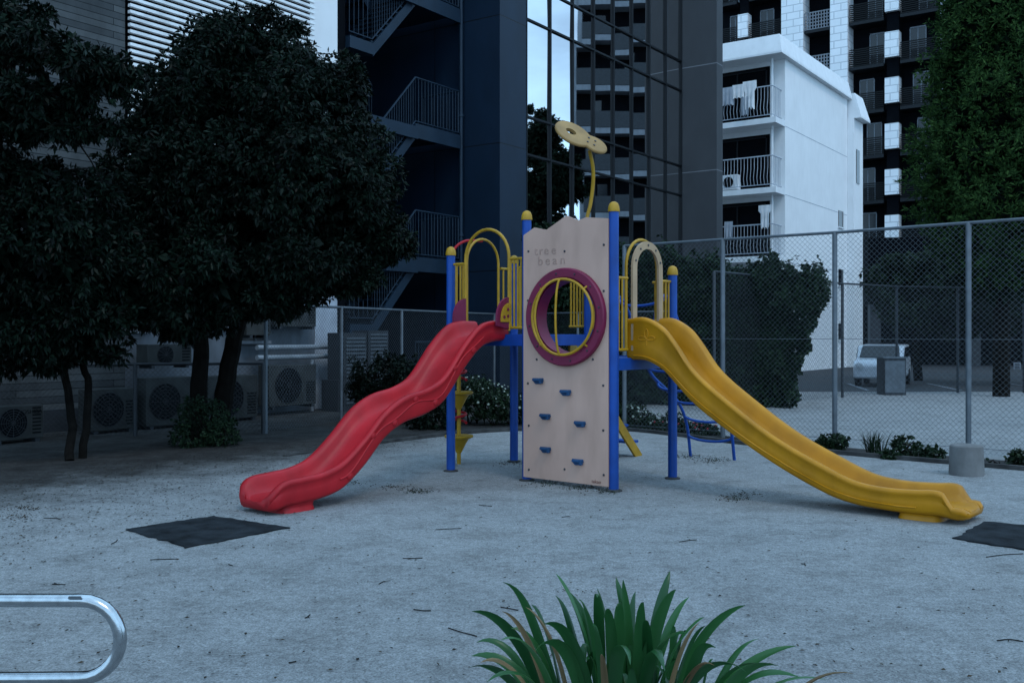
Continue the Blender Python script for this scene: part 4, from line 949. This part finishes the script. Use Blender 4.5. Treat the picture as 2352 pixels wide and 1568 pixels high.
# ---------------------------------------------------------------- shrubs
def shrub(label, ells, L=.07, W=.035, k=9, m='leaf_mid', name='shrub', flowers=0, fm='flower', gap=-.25, freq=3, group='shrubs behind the kerb', cat='shrub', shell=.35):
    c = V(ells[0][0]); t = thing(name, label, cat, (c.x,c.y,0), group)
    mb = MB()
    for e in ells:
        for q_ in range(6):
            p = V(e[0]); mb.tube([V((p.x+random.uniform(-.1,.1), p.y+random.uniform(-.1,.1), 0)), p + V((random.uniform(-.7,.7)*e[1][0], random.uniform(-.7,.7)*e[1][1], random.uniform(-.3,.6)*e[1][2]))], [.012,.004], 4)
    mb.build('stems', 'bark', t)
    crown('foliage', ells, k, L, W, m, t, gap=gap, freq=freq, shell=shell)
    if flowers:
        fmb = MB()
        for _ in range(flowers):
            e = random.choice(ells); d = V((random.gauss(0,1), -abs(random.gauss(0,1)), abs(random.gauss(0,1)))).normalized()
            p = V(e[0]) + V((d.x*e[1][0], d.y*e[1][1], d.z*e[1][2])); r_ = random.uniform(.012,.024)
            fmb.lathe(p, [(r_*.4,-r_*.4),(r_,0),(r_*.8,r_*.5),(r_*.2,r_*.6)], 7, d)
        o = fmb.build('flowers', fm, t); o['kind'] = 'stuff'
    return t
shrub('dark rounded azalea bush at the foot of the thick tree trunks', [E(470,965,13.6,.42,.4,.36,420), E(440,1000,13.4,.3,.3,.2,160), E(510,1000,13.5,.25,.3,.2,120)], .05,.025, m='leaf_ivy')
shrub('dark hedge bush behind the red slide against the fence', [E(880,870,17.5,.6,.6,.5,700), E(960,900,17,.6,.6,.55,700), E(990,960,16,.45,.4,.35,360), E(840,900,17.4,.35,.4,.3,200)], .07,.035, m='leaf_dark')
shrub('pale flowering bush between the tower posts and the fence', [E(1125,925,16.6,.55,.45,.33,520), E(1180,935,16.8,.4,.4,.27,300), E(1085,900,17,.4,.4,.3,300)], .055,.03, flowers=65)
shrub('flowering bush with pale and green leaves right of the climbing panel', [E(1450,955,16.2,.35,.35,.2,240), E(1500,970,16,.3,.3,.16,180), E(1410,950,16.6,.3,.3,.22,180)], .055,.03, flowers=45)
shrub('low bush with small red flowers behind the blue ladder', [E(1540,975,15.6,.3,.3,.14,150), E(1590,985,15.3,.35,.25,.10,130), E(1630,990,15.0,.25,.2,.1,90)], .06,.03, flowers=26, fm='flower_red')
shrub('small leafy weed at the fence foot below the third fence post', [E(1915,1015,13.0,.2,.15,.12,90), E(1880,1020,13.1,.1,.1,.07,30)], .06,.04, group='weeds along the right fence', name='weed')
shrub('small leafy weed in the strip left of the concrete stump', [E(2140,1040,12.0,.2,.12,.08,70), E(2080,1025,12.3,.16,.12,.14,60), E(2045,1045,12.1,.14,.12,.05,40)], .06,.035, group='weeds along the right fence', name='weed')
shrub('small leafy weed at the right edge behind the stump', [E(2340,1050,11.5,.12,.12,.09,50), E(2290,1060,11.4,.1,.1,.05,25)], .06,.035, group='weeds along the right fence', name='weed')
m = MB(); gc = G(2010,1047)
for k in range(90):
    a = random.random()*6.28; r_ = random.uniform(.1,.3); l = random.uniform(.18,.36); b = gc+V((random.uniform(-.09,.09), random.uniform(-.06,.06), 0)); tp = b+V((math.cos(a)*r_*.8, math.sin(a)*r_*.5, l)); md = b.lerp(tp,.5)+UP*.05; sd = V((-math.sin(a), math.cos(a),0))*.005
    m.add([b-sd,b+sd,md+sd,md-sd,tp], [(0,1,2,3),(3,2,4)])
tag(m.build('grass_tuft','leaf_mid',recalc=False), 'dark spiky grass tuft in the strip before the right fence', 'plant')
# ivy over a low wall: an uneven hanging sheet, ragged at its right end
IVF = Fr(P(1900,0,20.5)[:2], (-.93,.37), (-.37,-.93))
t = thing('ivy_mass', 'long irregular mass of climbing ivy behind the yellow slide and its fence', 'ivy', IVF.pt(2.5, 0, 0))
MB().fbox(IVF, .8, 5.6, -.35, -.12, 0, 2.1).build('support_wall', 'dark_in', t)
def ivh(a): return 2.75 + .34*noise.noise(V((a*1.3,2,0))) + .22*noise.noise(V((a*4,5,0))) + .50*min(1, max(0, a-1.5)/3) - .35*max(0, 1-a/.25)
n = 13000; aa = rng.random(n)*6.0; hh_ = np.array([ivh(a) for a in aa]); zz = hh_*rng.random(n)**.75
edge = np.array([.05 + max(0, 2.3-z)*.30 + .30*noise.noise(V((z*2.2, 9, 1))) for z in zz]); keep = aa > edge; aa, zz = aa[keep], zz[keep]
dep = np.array([.22+.45*noise.noise(V((a*1.0, z*1.0, 3)))+.26*noise.noise(V((a*3, z*3, 3))) for a, z in zip(aa, zz)])
C = np.array([IVF.pt(a, d+random.uniform(-.18,.06), z) for a, d, z in zip(aa, dep, zz)]); Ax = np.tile(np.array(IVF.ey)+np.array([0,0,.35]), (len(C),1)) + rng.normal(size=(len(C),3))*.25
Q, k = leaf_quads(C, nrmz(Ax), 5, .095, .075, droop=.35); quads_obj('foliage', Q, k, 'leaf_ivy', t)
n = 3400; aa = rng.random(n)*6.0; C = np.array([IVF.pt(a, random.uniform(-.6,.35), ivh(a)+random.gauss(-.03,.15)) for a in aa])
Q, k = leaf_quads(C, nrmz(np.tile(np.array([0,-.3,1.]), (n,1))+rng.normal(size=(n,3))*.4), 5, .10, .07); quads_obj('top_foliage', Q, k, 'leaf_ivy', t)
shrub('dark climbing bush behind the climbing panel beside the glass wall', [E(1330,640,22,1.3,.8,1.0,700), E(1250,560,22.5,.5,.4,.45,260), E(1400,800,22,1.6,.7,1.2,900), E(1440,600,22.4,.5,.5,.35,320), E(1500,640,22.2,.6,.5,.6,500)], .11,.07, m='leaf_ivy', gap=-.3, freq=1.2, group='bushes at the office wall')

# ---------------------------------------------------------------- strap leaf plant in front
ag = thing('strap_leaf_plant', 'lush green plant with long strap leaves in the near foreground', 'plant', (.36,2.95,0))
def strap(m, b, tip, lift, wd, fold=.35, seg=16):
    b = V(b); tip = V(tip); hz = V((tip.x-b.x, tip.y-b.y, 0)); ctl = b + hz*.45 + UP*(tip.z-b.z+lift)*.88
    sd = V((-hz.y, hz.x, 0)); sd = sd.normalized() if sd.length > 1e-4 else V((1,0,0))
    sd = (sd + V((random.uniform(.2,.9)*(1 if sd.x >= 0 else -1),0,0))).normalized()
    tw = random.uniform(-.9,.9); wob = V((random.uniform(-.02,.02), random.uniform(-.02,.02), 0)); vs = []
    for i in range(seg+1):
        t_ = i/seg; p = b*(1-t_)**2 + ctl*2*t_*(1-t_) + tip*t_**2 + wob*math.sin(t_*5)*t_
        tg = ((ctl-b)*(1-t_)+(tip-ctl)*t_).normalized(); s0 = (sd - tg*sd.dot(tg)).normalized(); s_ = (s0*math.cos(tw*t_*1.5) + tg.cross(s0)*math.sin(tw*t_*1.5)).normalized(); nn = s_.cross(tg)
        w_ = wd*.5*(.65+.35*min(1,t_*2.5))*(1-max(0,(t_-.5)/.5)**2.2)+.0006
        vs += [p+s_*w_+nn*w_*fold, p, p-s_*w_+nn*w_*fold]
    fs = []
    for i in range(seg): fs += [(i*3,i*3+1,i*3+4,i*3+3),(i*3+1,i*3+2,i*3+5,i*3+4)]
    m.add(vs, fs)
tips = [(1140,1335,2.9,.05),(1087,1402,2.85,.08),(1292,1318,3.0,.02),(1215,1390,2.9,.04),(1340,1375,2.8,.10),(1375,1350,2.9,.03),(1428,1322,3.0,.02),(1445,1330,2.9,.02),(1525,1308,3.05,.02),(1544,1353,2.9,.05),(1698,1385,2.9,.04),(1606,1420,2.8,.05),
        (1755,1465,2.95,.06),(1815,1478,3.0,.07),(1848,1552,2.8,.14),(1790,1530,2.75,.12),(1068,1530,2.8,.14),(1092,1505,3.0,.14),(1158,1470,2.7,.12),(1180,1440,2.9,.10),(1250,1430,2.65,.08),(1480,1385,2.75,.05),(1660,1490,2.65,.12),(1560,1450,2.65,.10),(1350,1430,2.65,.08),(1120,1570,2.65,.18),(1700,1540,2.6,.18),(1900,1560,2.95,.14),
        (1310,1350,3.1,.03),(1400,1400,2.7,.06),(1500,1420,2.7,.08),(1620,1440,2.9,.05),(1270,1370,3.05,.03),(1460,1355,3.1,.02),(1580,1370,3.1,.03),(1370,1368,2.75,.16),(1420,1390,2.7,.14),(1232,1500,2.6,.2),(1530,1540,2.55,.25),(1430,1520,2.55,.25)]
m = MB()
for px, py, Y, lf in tips:
    tp = P(px,py,Y); b = V((.33+(tp.x-.33)*.28+random.uniform(-.04,.04), 2.95+random.uniform(-.08,.08), .05)); strap(m, b, tp, lf, random.uniform(.029,.041))
for k in range(60):
    a = random.random()*6.28; r_ = random.uniform(.08,.42); b = V((.33+math.cos(a)*random.uniform(.03,.24), 2.95+math.sin(a)*.12, .03))
    tp = V((.33+math.cos(a)*r_*1.15, 2.95+math.sin(a)*r_*.7, random.uniform(.38,.66)-.25*r_)); strap(m, b, tp, random.uniform(.02,.2), random.uniform(.024,.036))
m.build('foliage', 'strap', ag, recalc=False, angle=80)
m = MB()
for px, py, Y, lf in ((1155,1405,2.85,.05),(1222,1395,2.8,.05),(1602,1425,2.75,.03),(1110,1515,2.75,.12),(1380,1500,2.6,.05),(1640,1530,2.6,.1),(1965,1548,2.9,.12)):
    tp = P(px,py,Y); b = V((.33+(tp.x-.33)*.4, 2.93, .05)); strap(m, b, tp, lf, .020, fold=.8)
m.build('dry_leaves', 'strap_dry', ag, recalc=False, angle=80)

# ---------------------------------------------------------------- litter
m = MB()
def flake(c, L_, W_, a, lift=.006):
    d = V((math.cos(a), math.sin(a), 0)); s_ = V((-d.y, d.x, 0)); c = V((c.x, c.y, .007))
    m.add([c-d*L_+UP*.001, c+s_*W_+UP*lift, c+d*L_+UP*lift*.6, c-s_*W_+UP*.002], [(0,1,2,3)])
for k in range(5200):
    if k < 4400:
        x = random.uniform(-50, 1080); yk = np.interp(x, [q_[0] for q_ in kp], [q_[1] for q_ in kp]); p = G(x, max(1000, yk - 25 + abs(random.gauss(0,1))*(85 if x < 700 else 28)))
    else: p = G(random.uniform(-50, 2400), 1040+random.random()**.8*520)
    s_ = random.uniform(.004,.017); flake(p, s_, s_*.5, random.random()*6.28, random.uniform(.003,.008))
for cx0, cy0 in ((960,1130),(1250,1112),(1350,1122),(1180,1066),(1680,1145),(900,1120),(1710,1135),(1640,1058),(1580,1050),(800,1110),(40,1190),(60,1170),(1380,1128)):
    for k in range(60): p = G(cx0+random.gauss(0,22), cy0+random.gauss(0,4)); s_ = random.uniform(.005,.015); flake(p, s_, s_*.35, random.random()*6.28, .01)
tag(m.build('leaf_litter', 'litter', recalc=False), 'dry leaves and crumbs scattered over the pale sand', 'leaf litter', kind='stuff')
m = MB()
tw = [(345,1286,410,1284),(925,1283,970,1282),(1030,1443,1095,1462),(1150,1395,1190,1402),(1480,1450,1520,1415),(2265,1280,2350,1272),(120,1342,150,1343),(870,1342,885,1336),(2290,1472,2350,1474),(700,1420,712,1412),(1840,1295,1850,1300),(1000,1217,1060,1214),(1100,1160,1130,1163),(1560,1245,1600,1240),(255,1250,270,1240),(100,1190,140,1192),(600,1105,640,1108),(1290,1188,1310,1187),(525,1296,535,1300),(668,1522,680,1520),(950,1400,990,1403)]
for x0, y0, x1, y1 in tw:
    a, b = G(x0,y0), G(x1,y1); md = a.lerp(b,.5)+V((random.uniform(-.02,.02), random.uniform(-.02,.02), .006)); a.z = b.z = .004
    m.tube(smooth_path([a, md, b], 3), .003, 5)
    if random.random() < .5: m.tube([md, md+V((random.uniform(-.05,.05), random.uniform(-.05,.05), .003))], .002, 4)
tag(m.build('fallen_twigs', 'bark'), 'thin fallen twigs lying on the pale sand', 'twigs', kind='stuff')
m = MB()
for cx0, cy0, n in ((1330,1122,90),(1260,1112,60),(1400,1132,50),(1640,1058,80),(1580,1050,60),(1175,1062,30),(960,1130,70),(1690,1147,50)):
    for k in range(n):
        p = G(cx0+random.gauss(0,18), cy0+random.gauss(0,2.5)); a = random.random()*6.28; h_ = random.uniform(.015,.05); s_ = V((math.cos(a),math.sin(a),0))*.003
        m.add([p-s_, p+s_, p+V((random.uniform(-.03,.03),random.uniform(-.03,.03),h_))], [(0,1,2)])
tag(m.build('grass', 'leaf_mid', recalc=False), 'sparse short grass at the feet of the play posts', 'grass', kind='stuff')

# ---------------------------------------------------------------- camera, light
cam = bpy.data.cameras.new('camera'); cam.lens = 35; cam.sensor_width = 36; cam.shift_y = -14/2352; cam.clip_end = 2000; cam.clip_start = .05
co = bpy.data.objects.new('camera', cam); co.location = (0,0,H); co.rotation_euler = (math.pi/2,0,0); col.objects.link(co); sc.camera = co
el, rot = math.radians(52), math.radians(150)
wd = bpy.data.worlds.new('World'); sc.world = wd; wd.use_nodes = True; nt = wd.node_tree; N = nt.nodes; L = nt.links
sky = N.new('ShaderNodeTexSky'); sky.sky_type = 'NISHITA'; sky.sun_disc = False; sky.sun_elevation = el; sky.sun_rotation = rot; sky.dust_density = .6; sky.ozone_density = 2.0
tc = N.new('ShaderNodeTexCoord'); mp = N.new('ShaderNodeMapping'); mp.inputs['Scale'].default_value = (1,1,2.2); L.new(tc.outputs['Generated'], mp.inputs['Vector'])
nz = N.new('ShaderNodeTexNoise'); nz.inputs['Scale'].default_value = 2.6; nz.inputs['Detail'].default_value = 7; L.new(mp.outputs[0], nz.inputs['Vector'])
rp = N.new('ShaderNodeValToRGB'); rp.color_ramp.elements[0].position = .28; rp.color_ramp.elements[1].position = .50; L.new(nz.outputs['Fac'], rp.inputs['Fac'])
mx = N.new('ShaderNodeMixRGB'); mx.inputs['Color2'].default_value = (5.2,8.7,12.4,1); L.new(rp.outputs['Color'], mx.inputs['Fac']); L.new(sky.outputs['Color'], mx.inputs['Color1'])
bg = N['Background']; L.new(mx.outputs['Color'], bg.inputs['Color']); bg.inputs['Strength'].default_value = .15
sl = bpy.data.lights.new('sun', 'SUN'); sl.energy = .65; sl.angle = math.radians(14); sl.color = (1,.97,.93)
so = bpy.data.objects.new('sun', sl); col.objects.link(so)
sd = V((math.sin(rot)*math.cos(el), math.cos(rot)*math.cos(el), math.sin(el)))
so.rotation_euler = sd.to_track_quat('Z','Y').to_euler()
sc.view_settings.view_transform = 'Standard'; sc.view_settings.look = 'None'; sc.view_settings.exposure = 0
